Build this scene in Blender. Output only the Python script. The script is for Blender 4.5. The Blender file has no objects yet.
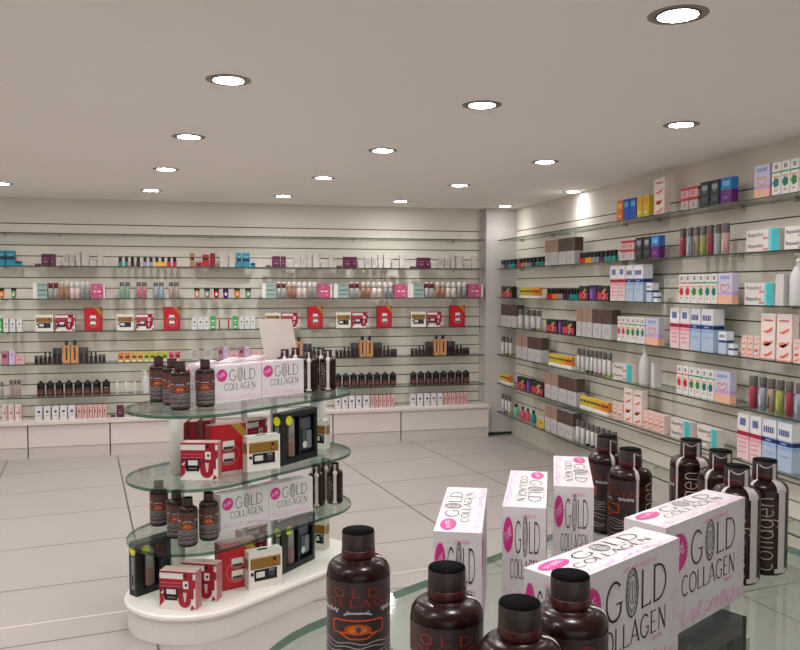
# Pharmacy interior: slat walls with glass shelves of packs and bottles, two oval glass islands, recessed lights.
# Units are metres; x runs along the back wall, y along the right wall, z up.  Stock rows: (kind, start, end) along the wall.
LAMP = 112.0
SPOT = 36.0
SKY = 2.0
EXPO = 0.13
NEARBOX_A, NEARBOX_B = (.484, .976), (.752, 1.165)
BACK_ROWS = {
 2: [('bluebox',-1.996,-1.896),('bluebox',-1.887,-1.809),('bluesmall',-1.800,-1.745),('purpleflat',-1.621,-1.574),('purplebox',-1.562,-1.486),('purplebox',-1.479,-1.434),('palesmall',-1.425,-1.374),('pale',-1.359,-1.308),('pale',-1.294,-1.251),('paletall',-1.232,-1.194),('paletall',-1.180,-1.113),('palesmall',-1.104,-1.046),('paletall',-1.027,-0.979),('purpleflat',0.666,0.719),('purplebox',0.733,0.820),('purplebox',0.828,0.879),('palesmall',0.890,0.949),('pale',0.965,1.025),('pale',1.041,1.090),('paletall',1.111,1.155),('paletall',1.171,1.248),('palesmall',1.258,1.324),('paletall',1.346,1.401),('purpleflat',1.435,1.490),('purplebox',1.504,1.596),('purplebox',1.604,1.657),('palesmall',1.668,1.730),('pale',1.747,1.809),('pale',1.826,1.877),('paletall',1.900,1.945),('paletall',1.962,2.042),('palesmall',2.053,2.122),('paletall',2.145,2.203),('purpleflat',2.272,2.329),('purplebox',2.343,2.436),('purplebox',2.444,2.498),('palesmall',2.510,2.572),('pale',2.590,2.653),('pale',2.670,2.722),('paletall',2.745,2.791),('paletall',2.808,2.889),('palesmall',2.901,2.971),('paletall',2.994,3.053),('nail:teal',-0.834,-0.791),('nail:teal',-0.772,-0.731),('nail:maroon',-0.714,-0.675),('nail:maroon',-0.657,-0.616),('nail:lilac',-0.590,-0.550),('nail:lilac',-0.531,-0.491),('nail:yellow',-0.473,-0.432),('nail:yellow',-0.414,-0.372),('nail:red',-0.355,-0.312),('nail:red',-0.297,-0.254),('goldtall',-0.121,-0.074),('redflat',-0.060,-0.002),('redbox',0.004,0.073),('redtall',0.083,0.137),('paletall',0.186,0.268),('paletall',0.279,0.341),('bluebox',0.356,0.406),('bluebox',0.417,0.494),('bluesmall',0.503,0.555)],
 3: [('jar:orange',-1.956,-1.913),('jar:green',-1.852,-1.803),('mintbox',-1.645,-1.514),('ctube:maroon',-1.506,-1.461),('ctube:maroon',-1.457,-1.412),('ctube:bronze',-1.403,-1.357),('ctube:bronze',-1.356,-1.310),('ctube:blush',-1.306,-1.260),('ctube:blush',-1.256,-1.210),('ctube:grey',-1.203,-1.158),('ctube:grey',-1.155,-1.109),('pinkbox',-1.101,-0.964),('mintbox',0.621,0.766),('ctube:maroon',0.775,0.825),('ctube:maroon',0.830,0.880),('ctube:bronze',0.890,0.940),('ctube:bronze',0.942,0.992),('ctube:blush',0.998,1.048),('ctube:blush',1.053,1.104),('ctube:grey',1.111,1.162),('ctube:grey',1.165,1.216),('pinkbox',1.225,1.377),('mintbox',1.397,1.560),('ctube:maroon',1.571,1.627),('ctube:maroon',1.633,1.689),('ctube:bronze',1.701,1.758),('ctube:bronze',1.760,1.817),('ctube:blush',1.823,1.880),('ctube:blush',1.886,1.943),('ctube:grey',1.951,2.009),('ctube:grey',2.013,2.070),('pinkbox',2.081,2.253),('mintbox',2.253,2.419),('ctube:maroon',2.430,2.487),('ctube:maroon',2.493,2.551),('ctube:bronze',2.562,2.620),('ctube:bronze',2.623,2.681),('ctube:blush',2.687,2.745),('ctube:blush',2.751,2.809),('ctube:grey',2.817,2.876),('ctube:grey',2.880,2.939),('pinkbox',2.949,3.125),('stube:green',-0.826,-0.778),('stube:green',-0.771,-0.724),('stube:pink',-0.660,-0.612),('stube:pink',-0.605,-0.556),('stube:blue',-0.493,-0.444),('stube:blue',-0.437,-0.389),('stube:taupe',-0.340,-0.291),('stube:taupe',-0.284,-0.234),('jar:peach',-0.084,-0.023),('jar:grey',0.018,0.080),('jar:red',0.115,0.176),('jar:purple',0.212,0.274),('jar:orange',0.331,0.393),('jar:green',0.446,0.509)],
 4: [('greenbox',-1.972,-1.936),('dotbox',-1.924,-1.881),('dotbox',-1.862,-1.817),('dotbox',-1.798,-1.755),('giftgold',-1.632,-1.461),('giftgold',-0.858,-0.689),('giftgold',0.654,0.816),('giftgold',1.421,1.588),('giftgold',2.273,2.451),('giftred',-1.445,-1.257),('giftred',-0.667,-0.489),('giftred',0.832,1.015),('giftred',1.603,1.785),('giftred',2.463,2.645),('tallred',-1.171,-0.998),('tallred',-0.397,-0.226),('tallred',1.113,1.278),('tallred',1.885,2.055),('tallred',2.735,2.911),('dotbox',-0.108,-0.057),('dotbox',-0.046,0.005),('dotbox',0.015,0.064),('dotbox',0.382,0.426),('dotbox',0.438,0.486),('dotbox',0.498,0.545),('greenbox',0.081,0.134),('greenbox',0.312,0.362),('stick:red',0.167,0.181),('stick:red',0.260,0.275)],
 5: [('rosebox',-1.951,-1.887),('lilacbox',-1.880,-1.828),('lowpink',-1.821,-1.740),('perf:s',-1.647,-1.615),('perf:s',-1.605,-1.573),('perf:m',-1.564,-1.532),('perf:m',-1.522,-1.489),('perf:l',-1.479,-1.438),('perf:l',-1.432,-1.395),('perf:o',-1.383,-1.316),('perf:o',-1.307,-1.234),('perf:l',-1.227,-1.186),('perf:l',-1.179,-1.138),('perf:m',-1.128,-1.096),('perf:m',-1.084,-1.052),('perf:s',-1.042,-1.011),('perf:s',-1.005,-0.974),('vial:orange',-0.848,-0.798),('vial:orange',-0.784,-0.733),('vial:amber',-0.717,-0.668),('vial:amber',-0.654,-0.607),('vial:lime',-0.593,-0.543),('vial:lime',-0.534,-0.484),('vial:lime',-0.474,-0.424),('vial:lime',-0.414,-0.364),('vial:pink',-0.344,-0.296),('vial:pink',-0.285,-0.233),('pale',-0.121,-0.040),('pale',0.011,0.093),('rosebox',0.155,0.207),('rosebox',0.374,0.426),('lilacbox',0.213,0.265),('lilacbox',0.433,0.485),('lowpink',0.280,0.363),('lowpink',0.500,0.574),('perf:l',0.798,0.842),('perf:l',0.848,0.887),('perf:o',0.899,0.970),('perf:o',0.980,1.057),('perf:l',1.064,1.107),('perf:l',1.114,1.157),('perf:m',1.167,1.202),('perf:m',1.214,1.248),('perf:s',1.258,1.291),('perf:s',1.297,1.329),('perf:s',1.418,1.451),('perf:s',1.462,1.495),('perf:m',1.504,1.537),('perf:m',1.547,1.582),('perf:l',1.591,1.634),('perf:l',1.640,1.679),('perf:o',1.691,1.760),('perf:o',1.770,1.845),('perf:l',1.852,1.895),('perf:l',1.902,1.944),('perf:m',1.954,1.988),('perf:m',2.000,2.033),('perf:s',2.043,2.075),('perf:s',2.081,2.113),('perf:s',2.279,2.312),('perf:s',2.323,2.355),('perf:m',2.365,2.398),('perf:m',2.407,2.442),('perf:l',2.451,2.494),('perf:l',2.500,2.538),('perf:o',2.550,2.619),('perf:o',2.629,2.704),('perf:l',2.711,2.753),('perf:l',2.760,2.802),('perf:m',2.812,2.845),('perf:m',2.857,2.891),('perf:s',2.900,2.932),('perf:s',2.938,2.970)],
 6: [('stube:grey',-1.967,-1.939),('stube:taupe',-1.885,-1.853),('stube:taupe',-1.848,-1.818),('stube:taupe',-1.813,-1.780),('darkbottle',-1.635,-1.560),('darkbottle',-1.547,-1.472),('darkbottle',-1.459,-1.384),('darkbottle',-1.370,-1.295),('darkbottle',-1.281,-1.205),('darkbottle',-1.192,-1.115),('darkbottle',-1.101,-1.024),('darkbottle',-1.011,-0.933),('stick:white',-0.873,-0.853),('stick:white',-0.785,-0.765),('stick:white',-0.697,-0.677),('pumpbottle',-0.627,-0.543),('darkbottle',1.411,1.485),('darkbottle',1.498,1.573),('darkbottle',1.586,1.662),('darkbottle',1.675,1.750),('darkbottle',1.763,1.840),('darkbottle',1.853,1.929),('darkbottle',1.942,2.019),('darkbottle',2.033,2.110),('darkbottle',2.273,2.349),('darkbottle',2.361,2.438),('darkbottle',2.450,2.527),('darkbottle',2.539,2.616),('darkbottle',2.629,2.706),('darkbottle',2.719,2.797),('darkbottle',2.809,2.888),('darkbottle',2.900,2.979)],
 7: [('slimtall',-1.955,-1.907),('slimtall',-1.898,-1.845),('slimtall',-1.834,-1.780),('dotcarton',-1.650,-1.582),('dotcarton',-1.568,-1.505),('dotcarton',-1.491,-1.425),('dotcarton',-1.416,-1.349),('dotcarton',-1.337,-1.269),('slim',-1.254,-1.213),('slim',-1.205,-1.161),('slim',-1.152,-1.110),('slim',-1.101,-1.062),('slim',-1.053,-1.014),('slim',-1.006,-0.972),('purpleflat',-0.931,-0.888),('purplebox',-0.873,-0.804),('palesmall',-0.790,-0.731),('dotcarton',1.409,1.478),('dotcarton',1.487,1.552),('dotcarton',1.563,1.630),('dotcarton',1.642,1.709),('dotcarton',1.724,1.798),('dotcarton',2.268,2.332),('dotcarton',2.347,2.414),('dotcarton',2.428,2.497),('dotcarton',2.509,2.575),('dotcarton',2.588,2.648),('slim',1.812,1.848),('slim',1.857,1.893),('slim',1.902,1.939),('slim',1.947,1.984),('slim',1.993,2.030),('slim',2.038,2.075),('slim',2.658,2.699),('slim',2.706,2.747),('slim',2.754,2.795),('slim',2.802,2.843),('slim',2.850,2.891),('slim',2.899,2.940)],
}
RIGHT_ROWS = {
 1: [('longpack:orange',5.965,5.871),('longpack:blue',5.860,5.768),('longpack:blue',5.758,5.667),('longpack:yellow',5.652,5.574),('longpack:yellow',5.564,5.481),('coraltall',5.409,5.267),('redpack',5.057,4.969),('redpack',4.958,4.862),('blackpack',4.833,4.733),('blackpack',4.722,4.625),('violetpack',4.609,4.496),('pastel',4.279,4.140),('pill:teal',4.122,4.047),('pill:teal',4.041,3.972),('pill:green',3.967,3.902),('pill:green',3.897,3.832)],
 2: [('nail:grey',8.617,8.504),('nail:maroon',8.486,8.400),('nail:teal',8.382,8.289),('nail:teal',8.275,8.181),('nail:red',8.093,8.009),('nail:orange',7.995,7.913),('nail:grey',7.896,7.821),('nail:grey',7.805,7.732),('nail:maroon',7.716,7.634),('nail:teal',7.614,7.524),('nail:teal',7.509,7.418),('lightwood',7.377,7.246),('lightwood',7.234,7.087),('darkwood',7.064,6.904),('darkwood',6.891,6.729),('nail:red',6.637,6.586),('nail:red',6.576,6.524),('nail:yellow',6.512,6.459),('nail:yellow',6.450,6.399),('nail:lilac',6.384,6.333),('nail:lilac',6.322,6.272),('nail:maroon',6.261,6.197),('nail:teal',6.173,6.114),('nail:teal',6.104,6.046),('nail:teal',6.036,5.981),('redpack',5.888,5.797),('redpack',5.786,5.686),('blackpack',5.667,5.565),('blackpack',5.553,5.453),('violetpack',5.442,5.329),('ltube:wine',5.059,4.986),('ltube:slate',4.970,4.903),('ltube:beige',4.891,4.824),('ltube:moss',4.813,4.750),('ltube:wine',4.739,4.674),('ltube:slate',4.657,4.593),('ltube:rose',4.583,4.508),('med',4.344,4.048),('med2',4.344,4.048),('med',4.006,3.784),('med2',4.006,3.784)],
 3: [('pinkset',8.563,8.244),('rack',8.044,7.517),('nail:red',7.335,7.276),('nail:red',7.266,7.211),('nail:orange',7.202,7.147),('nail:orange',7.138,7.084),('nail:lilac',7.075,7.026),('nail:lilac',7.018,6.970),('nail:maroon',6.961,6.901),('nail:maroon',6.892,6.842),('nail:teal',6.829,6.771),('nail:teal',6.763,6.710),('nail:teal',6.702,6.650),('pinkset',6.630,6.456),('purpleset',6.437,6.308),('pinkset',6.289,6.088),('bigpink',6.059,5.936),('bigpink',5.928,5.818),('bigblue',5.805,5.691),('bigblue',5.682,5.546),('smallblue',5.496,5.418),('tiny',5.397,5.343),('pill:red',5.064,4.999),('pill:red',4.991,4.927),('pill:green',4.919,4.845),('pill:green',4.838,4.770),('pill:teal',4.761,4.697),('pill:teal',4.691,4.629),('pastel',4.620,4.474),('med',4.351,4.088),('med2',4.351,4.088),('whitebox',4.072,4.003),('pumplarge',3.950,3.815)],
 4: [('darkwood',8.572,8.417),('darkwood',8.402,8.267),('darkwood',8.252,8.113),('ltube:silver',8.051,7.913),('ltube:silver',7.872,7.739),('ltube:mauve',7.713,7.585),('ltube:olive',7.564,7.453),('pinkset',7.335,7.086),('purpleset',7.063,6.986),('pinkset',6.975,6.713),('lightwood',6.676,6.583),('lightwood',6.571,6.486),('lightwood',6.475,6.377),('darkwood',6.359,6.205),('darkwood',6.193,6.038),('pill:red',5.930,5.874),('pill:red',5.861,5.804),('pill:green',5.792,5.726),('pill:green',5.717,5.654),('pill:teal',5.642,5.582),('pill:teal',5.572,5.513),('pastel',5.501,5.319),('bigpink',5.170,5.052),('bigpink',5.042,4.930),('bigblue',4.919,4.803),('bigblue',4.792,4.659),('smallblue',4.603,4.523),('tiny',4.499,4.449),('coralsmall',4.369,4.319),('coralsmall',4.311,4.261),('coralsmall',4.253,4.201),('coraltall',4.192,4.065),('coraltall',4.052,3.927),('coralsmall',3.913,3.856)],
 5: [('ltube:silver',8.677,8.571),('ltube:silver',8.552,8.453),('ltube:mauve',8.434,8.337),('ltube:olive',8.319,8.230),('lightwood',8.114,7.973),('lightwood',7.957,7.810),('darkwood',7.784,7.638),('darkwood',7.622,7.464),('rack',7.277,6.766),('ltube:silver',6.654,6.583),('ltube:silver',6.571,6.497),('ltube:ink',6.478,6.412),('ltube:ink',6.399,6.338),('ltube:mauve',6.325,6.259),('ltube:mauve',6.247,6.185),('ltube:olive',6.171,6.098),('ltube:olive',6.086,6.016),('med',5.991,5.694),('med2',5.991,5.694),('pumplarge',5.584,5.424),('whitebox',5.417,5.368),('pill:red',5.074,5.010),('pill:red',5.000,4.937),('pill:green',4.925,4.862),('pill:green',4.854,4.789),('pill:teal',4.778,4.718),('pill:teal',4.709,4.646),('pastel',4.637,4.474),('ltube:wine',4.285,4.211),('ltube:slate',4.193,4.128),('ltube:beige',4.117,4.053),('ltube:moss',4.041,3.977),('ltube:wine',3.962,3.902),('ltube:slate',3.884,3.825)],
 6: [('rack',8.654,8.297),('pinkset',8.079,7.844),('purpleset',7.822,7.724),('pinkset',7.706,7.396),('lightwood',7.360,7.214),('lightwood',7.200,7.061),('darkwood',7.037,6.861),('darkwood',6.848,6.667),('rack',6.597,6.073),('coralsmall',5.989,5.918),('coralsmall',5.907,5.833),('coraltall',5.811,5.680),('coraltall',5.668,5.538),('coralsmall',5.515,5.449),('coralsmall',5.440,5.373),('coralsmall',5.365,5.300),('coralsmall',5.290,5.227),('med',5.142,4.909),('med2',5.142,4.909),('med',4.816,4.602),('med2',4.816,4.602),('bigpink',4.393,4.282),('bigpink',4.273,4.168),('bigblue',4.158,4.036),('bigblue',4.026,3.905)],
 7: [('ltube:silver',8.665,8.559),('ltube:silver',8.540,8.453),('ltube:mauve',8.434,8.349),('ltube:olive',8.337,8.253),('flacon:green',8.174,8.016),('flacon:pink',7.975,7.851),('flacon:pink',7.835,7.718),('flacon:teal',7.692,7.563),('sachet',7.538,7.366),('lightwood',7.342,7.217),('lightwood',7.201,7.080),('darkwood',7.053,6.898),('darkwood',6.883,6.736),('ltube:silver',6.661,6.581),('ltube:silver',6.565,6.484),('ltube:ink',6.461,6.389),('ltube:ink',6.374,6.300),('ltube:mauve',6.282,6.203),('ltube:mauve',6.189,6.112),('ltube:olive',6.095,6.016),('ltube:olive',6.000,5.917)],
}
import bpy, math, random
from mathutils import Vector, Matrix
random.seed(4)
C = bpy.context.scene.collection
SIN, COS, PI = math.sin, math.cos, math.pi

# ------------------------------------------------------------------ materials
_mats = {}
def lin(c):
    c = c / 255.0
    return c / 12.92 if c <= .04045 else ((c + .055) / 1.055) ** 2.4
def M(r, g, b, rough=.5, spec=.4, metal=0., vary=.06):
    """painted / printed surface: colour with a faint procedural mottling"""
    key = (r, g, b, rough, spec, metal)
    if key in _mats: return _mats[key]
    m = bpy.data.materials.new('surface_%d_%d_%d' % (r, g, b)); m.use_nodes = True
    nt = m.node_tree; p = nt.nodes['Principled BSDF']
    col = (lin(r), lin(g), lin(b), 1)
    tex = nt.nodes.new('ShaderNodeTexNoise'); tex.inputs['Scale'].default_value = 9
    mix = nt.nodes.new('ShaderNodeMixRGB'); mix.blend_type = 'MULTIPLY'
    ramp = nt.nodes.new('ShaderNodeValToRGB')
    ramp.color_ramp.elements[0].color = (1 - vary, 1 - vary, 1 - vary, 1); ramp.color_ramp.elements[1].color = (1, 1, 1, 1)
    tc = nt.nodes.new('ShaderNodeTexCoord')
    nt.links.new(tc.outputs['Object'], tex.inputs['Vector']); nt.links.new(tex.outputs['Fac'], ramp.inputs['Fac'])
    mix.inputs[0].default_value = 1; mix.inputs[1].default_value = col
    nt.links.new(ramp.outputs['Color'], mix.inputs[2]); nt.links.new(mix.outputs[0], p.inputs['Base Color'])
    p.inputs['Roughness'].default_value = rough; p.inputs['Specular IOR Level'].default_value = spec
    p.inputs['Metallic'].default_value = metal
    _mats[key] = m
    return m
def glass_mat(name, tint, ior=1.45, rough=.02):
    m = bpy.data.materials.new(name); m.use_nodes = True; nt = m.node_tree
    nt.nodes.remove(nt.nodes['Principled BSDF'])
    t = nt.nodes.new('ShaderNodeBsdfTransparent'); t.inputs[0].default_value = (*tint, 1)
    g = nt.nodes.new('ShaderNodeBsdfGlossy'); g.inputs['Roughness'].default_value = rough
    lw = nt.nodes.new('ShaderNodeLayerWeight'); lw.inputs['Blend'].default_value = .5
    pw = nt.nodes.new('ShaderNodeMath'); pw.operation = 'POWER'; nt.links.new(lw.outputs['Facing'], pw.inputs[0]); pw.inputs[1].default_value = 5
    f = nt.nodes.new('ShaderNodeMath'); f.operation = 'MULTIPLY_ADD'; nt.links.new(pw.outputs[0], f.inputs[0]); f.inputs[1].default_value = .9; f.inputs[2].default_value = .035
    x = nt.nodes.new('ShaderNodeMixShader')
    nt.links.new(f.outputs[0], x.inputs[0]); nt.links.new(t.outputs[0], x.inputs[1]); nt.links.new(g.outputs[0], x.inputs[2])
    nt.links.new(x.outputs[0], nt.nodes['Material Output'].inputs[0])
    return m
def emit_mat(name, col, s):
    m = bpy.data.materials.new(name); m.use_nodes = True; nt = m.node_tree
    nt.nodes.remove(nt.nodes['Principled BSDF'])
    e = nt.nodes.new('ShaderNodeEmission'); e.inputs[0].default_value = (*col, 1); e.inputs[1].default_value = s
    nt.links.new(e.outputs[0], nt.nodes['Material Output'].inputs[0])
    return m
def plaster(name, rgb, rough=.7, vary=.05, scale=1.2):
    m = bpy.data.materials.new(name); m.use_nodes = True; nt = m.node_tree; p = nt.nodes['Principled BSDF']
    tc = nt.nodes.new('ShaderNodeTexCoord'); n = nt.nodes.new('ShaderNodeTexNoise'); n.inputs['Scale'].default_value = scale
    n.inputs['Detail'].default_value = 4
    r = nt.nodes.new('ShaderNodeValToRGB'); c = [lin(v) for v in rgb]
    r.color_ramp.elements[0].position = .3; r.color_ramp.elements[1].position = .7
    r.color_ramp.elements[0].color = (*[v * (1 - vary) for v in c], 1); r.color_ramp.elements[1].color = (*c, 1)
    nt.links.new(tc.outputs['Object'], n.inputs['Vector']); nt.links.new(n.outputs['Fac'], r.inputs[0])
    nt.links.new(r.outputs[0], p.inputs['Base Color']); p.inputs['Roughness'].default_value = rough
    p.inputs['Specular IOR Level'].default_value = .25
    return m
def floor_mat():
    """large pale tiles, 1.02 x 0.775 m, laid at a slight angle to the walls, thin dark joints"""
    m = bpy.data.materials.new('floor_tiles'); m.use_nodes = True; nt = m.node_tree; p = nt.nodes['Principled BSDF']
    N = nt.nodes.new; L = nt.links.new
    tc = N('ShaderNodeTexCoord'); mp = N('ShaderNodeMapping'); mp.inputs['Rotation'].default_value[2] = -math.radians(7.86)
    L(tc.outputs['Object'], mp.inputs['Vector']); sx = N('ShaderNodeSeparateXYZ'); L(mp.outputs[0], sx.inputs[0])
    def mth(op, a, b):
        n = N('ShaderNodeMath'); n.operation = op
        for i, v in enumerate((a, b)):
            if v is None: continue
            if isinstance(v, (int, float)): n.inputs[i].default_value = v
            else: L(v, n.inputs[i])
        return n.outputs[0]
    def joint(coord, off, size, half):
        q = mth('DIVIDE', mth('SUBTRACT', coord, off), size)
        cell = mth('FLOOR', q, None); fr = mth('SUBTRACT', q, cell)
        d = mth('MULTIPLY', mth('MINIMUM', fr, mth('SUBTRACT', 1., fr)), size)
        return cell, mth('LESS_THAN', d, half)
    cu, ju = joint(sx.outputs[0], .306, 1.02, .006)
    cv, jv = joint(sx.outputs[1], 4.100, .775, .0052)
    j = mth('MAXIMUM', ju, jv)
    wn = N('ShaderNodeTexWhiteNoise'); cb = N('ShaderNodeCombineXYZ'); L(cu, cb.inputs[0]); L(cv, cb.inputs[1]); L(cb.outputs[0], wn.inputs[0])
    n = N('ShaderNodeTexNoise'); n.inputs['Scale'].default_value = 1.3; n.inputs['Detail'].default_value = 5; L(tc.outputs['Object'], n.inputs['Vector'])
    tone = mth('ADD', mth('MULTIPLY', wn.outputs[0], .035), mth('MULTIPLY', n.outputs['Fac'], .05))
    base = N('ShaderNodeMixRGB'); a = [lin(v) for v in FLOOR_RGB]
    base.inputs[1].default_value = (*[v * .95 for v in a], 1); base.inputs[2].default_value = (*[v * 1.9 for v in a], 1); L(tone, base.inputs[0])
    fin = N('ShaderNodeMixRGB'); L(j, fin.inputs[0]); L(base.outputs[0], fin.inputs[1]); fin.inputs[2].default_value = (lin(74), lin(66), lin(62), 1)
    L(fin.outputs[0], p.inputs['Base Color']); p.inputs['Roughness'].default_value = .32; p.inputs['Specular IOR Level'].default_value = .4
    return m

# ------------------------------------------------------------------ mesh builder
class MB:
    def __init__(s): s.v = []; s.f = []; s.m = []; s.mats = []; s.sm = []
    def mi(s, m):
        if m not in s.mats: s.mats.append(m)
        return s.mats.index(m)
    def poly(s, pts, m, smooth=False):
        i = len(s.v); s.v += [tuple(p) for p in pts]; s.f.append(tuple(range(i, i + len(pts)))); s.m.append(s.mi(m)); s.sm.append(smooth)
    def box(s, x0, x1, y0, y1, z0, z1, m, top=None, right=None, bevel=0):
        P = [(x0, y0, z0), (x1, y0, z0), (x1, y1, z0), (x0, y1, z0), (x0, y0, z1), (x1, y0, z1), (x1, y1, z1), (x0, y1, z1)]
        i = len(s.v); s.v += P
        for f, mm in (((0, 3, 2, 1), m), ((4, 5, 6, 7), top or m), ((0, 1, 5, 4), m), ((1, 2, 6, 5), right or m), ((2, 3, 7, 6), m), ((3, 0, 4, 7), right or m)):
            s.f.append(tuple(i + k for k in f)); s.m.append(s.mi(mm)); s.sm.append(False)
    def lathe(s, prof, n, m, cx=0, cy=0, sy=1., mfun=None):
        i = len(s.v); k = len(prof)
        for a in range(n):
            t = 2 * PI * a / n
            for r, z in prof: s.v.append((cx + r * COS(t), cy + r * SIN(t) * sy, z))
        for a in range(n):
            b = (a + 1) % n
            for q in range(k - 1):
                s.f.append((i + a * k + q, i + b * k + q, i + b * k + q + 1, i + a * k + q + 1)); s.m.append(s.mi(mfun(q) if mfun else m)); s.sm.append(True)
        s.f.append(tuple(i + a * k for a in reversed(range(n)))); s.m.append(s.mi(m)); s.sm.append(False)
        s.f.append(tuple(i + a * k + k - 1 for a in range(n))); s.m.append(s.mi(m)); s.sm.append(False)
    def tube(s, p, q, r, m, n=8):
        p, q = Vector(p), Vector(q); d = (q - p).normalized(); a = d.orthogonal().normalized(); b = d.cross(a)
        i = len(s.v)
        for c in (p, q):
            for k in range(n):
                t = 2 * PI * k / n; s.v.append(tuple(c + a * r * COS(t) + b * r * SIN(t)))
        for k in range(n):
            s.f.append((i + k, i + (k + 1) % n, i + n + (k + 1) % n, i + n + k)); s.m.append(s.mi(m)); s.sm.append(True)
        s.f.append(tuple(i + k for k in reversed(range(n)))); s.f.append(tuple(i + n + k for k in range(n)))
        s.m += [s.mi(m)] * 2; s.sm += [False] * 2
    # flat printing: mp maps (u, v) in metres onto the surface
    def stroke(s, mp, pts, w, m, seg=1e9):
        for (a, b), (c, d) in zip(pts[:-1], pts[1:]):
            L = math.hypot(c - a, d - b)
            if L < 1e-7: continue
            k = max(1, int(L / seg)); dx, dy = (c - a) / L, (d - b) / L; nx, ny = -dy * w / 2, dx * w / 2; ex, ey = dx * w * .25, dy * w * .25
            for j in range(k):
                u0, v0 = a + (c - a) * j / k - ex * (j == 0), b + (d - b) * j / k - ey * (j == 0)
                u1, v1 = a + (c - a) * (j + 1) / k + ex * (j == k - 1), b + (d - b) * (j + 1) / k + ey * (j == k - 1)
                s.poly([mp(u0 - nx, v0 - ny), mp(u1 - nx, v1 - ny), mp(u1 + nx, v1 + ny), mp(u0 + nx, v0 + ny)], m)
    def rect(s, mp, u0, u1, v0, v1, m, nu=1):
        for k in range(nu):
            a, b = u0 + (u1 - u0) * k / nu, u0 + (u1 - u0) * (k + 1) / nu
            s.poly([mp(a, v0), mp(b, v0), mp(b, v1), mp(a, v1)], m)
    def disc(s, mp, u, v, ru, rv, m, n=24, scal=0):
        P = []
        for k in range(n):
            t = 2 * PI * k / n; q = 1 + (scal if k % 2 else 0); P.append((u + ru * q * COS(t), v + rv * q * SIN(t)))
        for k in range(n):
            a, b = P[k], P[(k + 1) % n]; s.poly([mp(u, v), mp(*a), mp(*b)], m)
    def mesh(s, name):
        me = bpy.data.meshes.new(name); me.from_pydata(s.v, [], s.f)
        for m in s.mats: me.materials.append(m)
        me.polygons.foreach_set('material_index', s.m); me.polygons.foreach_set('use_smooth', s.sm); me.update()
        return me
def plane_map(O, U, V, eps=.0007):
    O, U, V = Vector(O), Vector(U).normalized(), Vector(V).normalized(); N = U.cross(V) * eps
    return lambda u, v: O + U * u + V * v + N
def front_map(w, eps=.0007): return plane_map((-w / 2, 0, 0), (1, 0, 0), (0, 0, 1), eps)
def right_map(w, d, eps=.0007): return plane_map((w / 2, 0, 0), (0, 1, 0), (0, 0, 1), eps)

# ------------------------------------------------------------------ object helpers
def link(name, data, parent=None):
    o = bpy.data.objects.new(name, data); C.objects.link(o)
    if parent is not None: o.parent = parent
    return o
def tag(o, label, cat, group=None, kind=None):
    o['label'] = label; o['category'] = cat
    if group: o['group'] = group
    if kind: o['kind'] = kind
def struct(name, mb):
    o = link(name, mb.mesh(name)); o['kind'] = 'structure'; return o
def spawn(tpl, loc, rot, label, cat, group=None):
    """tpl = (name, root mesh or None, [(part, mesh, part label, [(sub, mesh)])]); makes one thing with its own parts"""
    name, me, parts = tpl
    o = link(name, me); o.location = loc; o.rotation_euler[2] = rot
    for pn, pm, pl, subs in parts:
        p = link(pn, pm, o)
        if pl: p['label'] = pl
        for sn, smesh in subs: link(sn, smesh, p)
    tag(o, label, cat, group); return o

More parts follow.
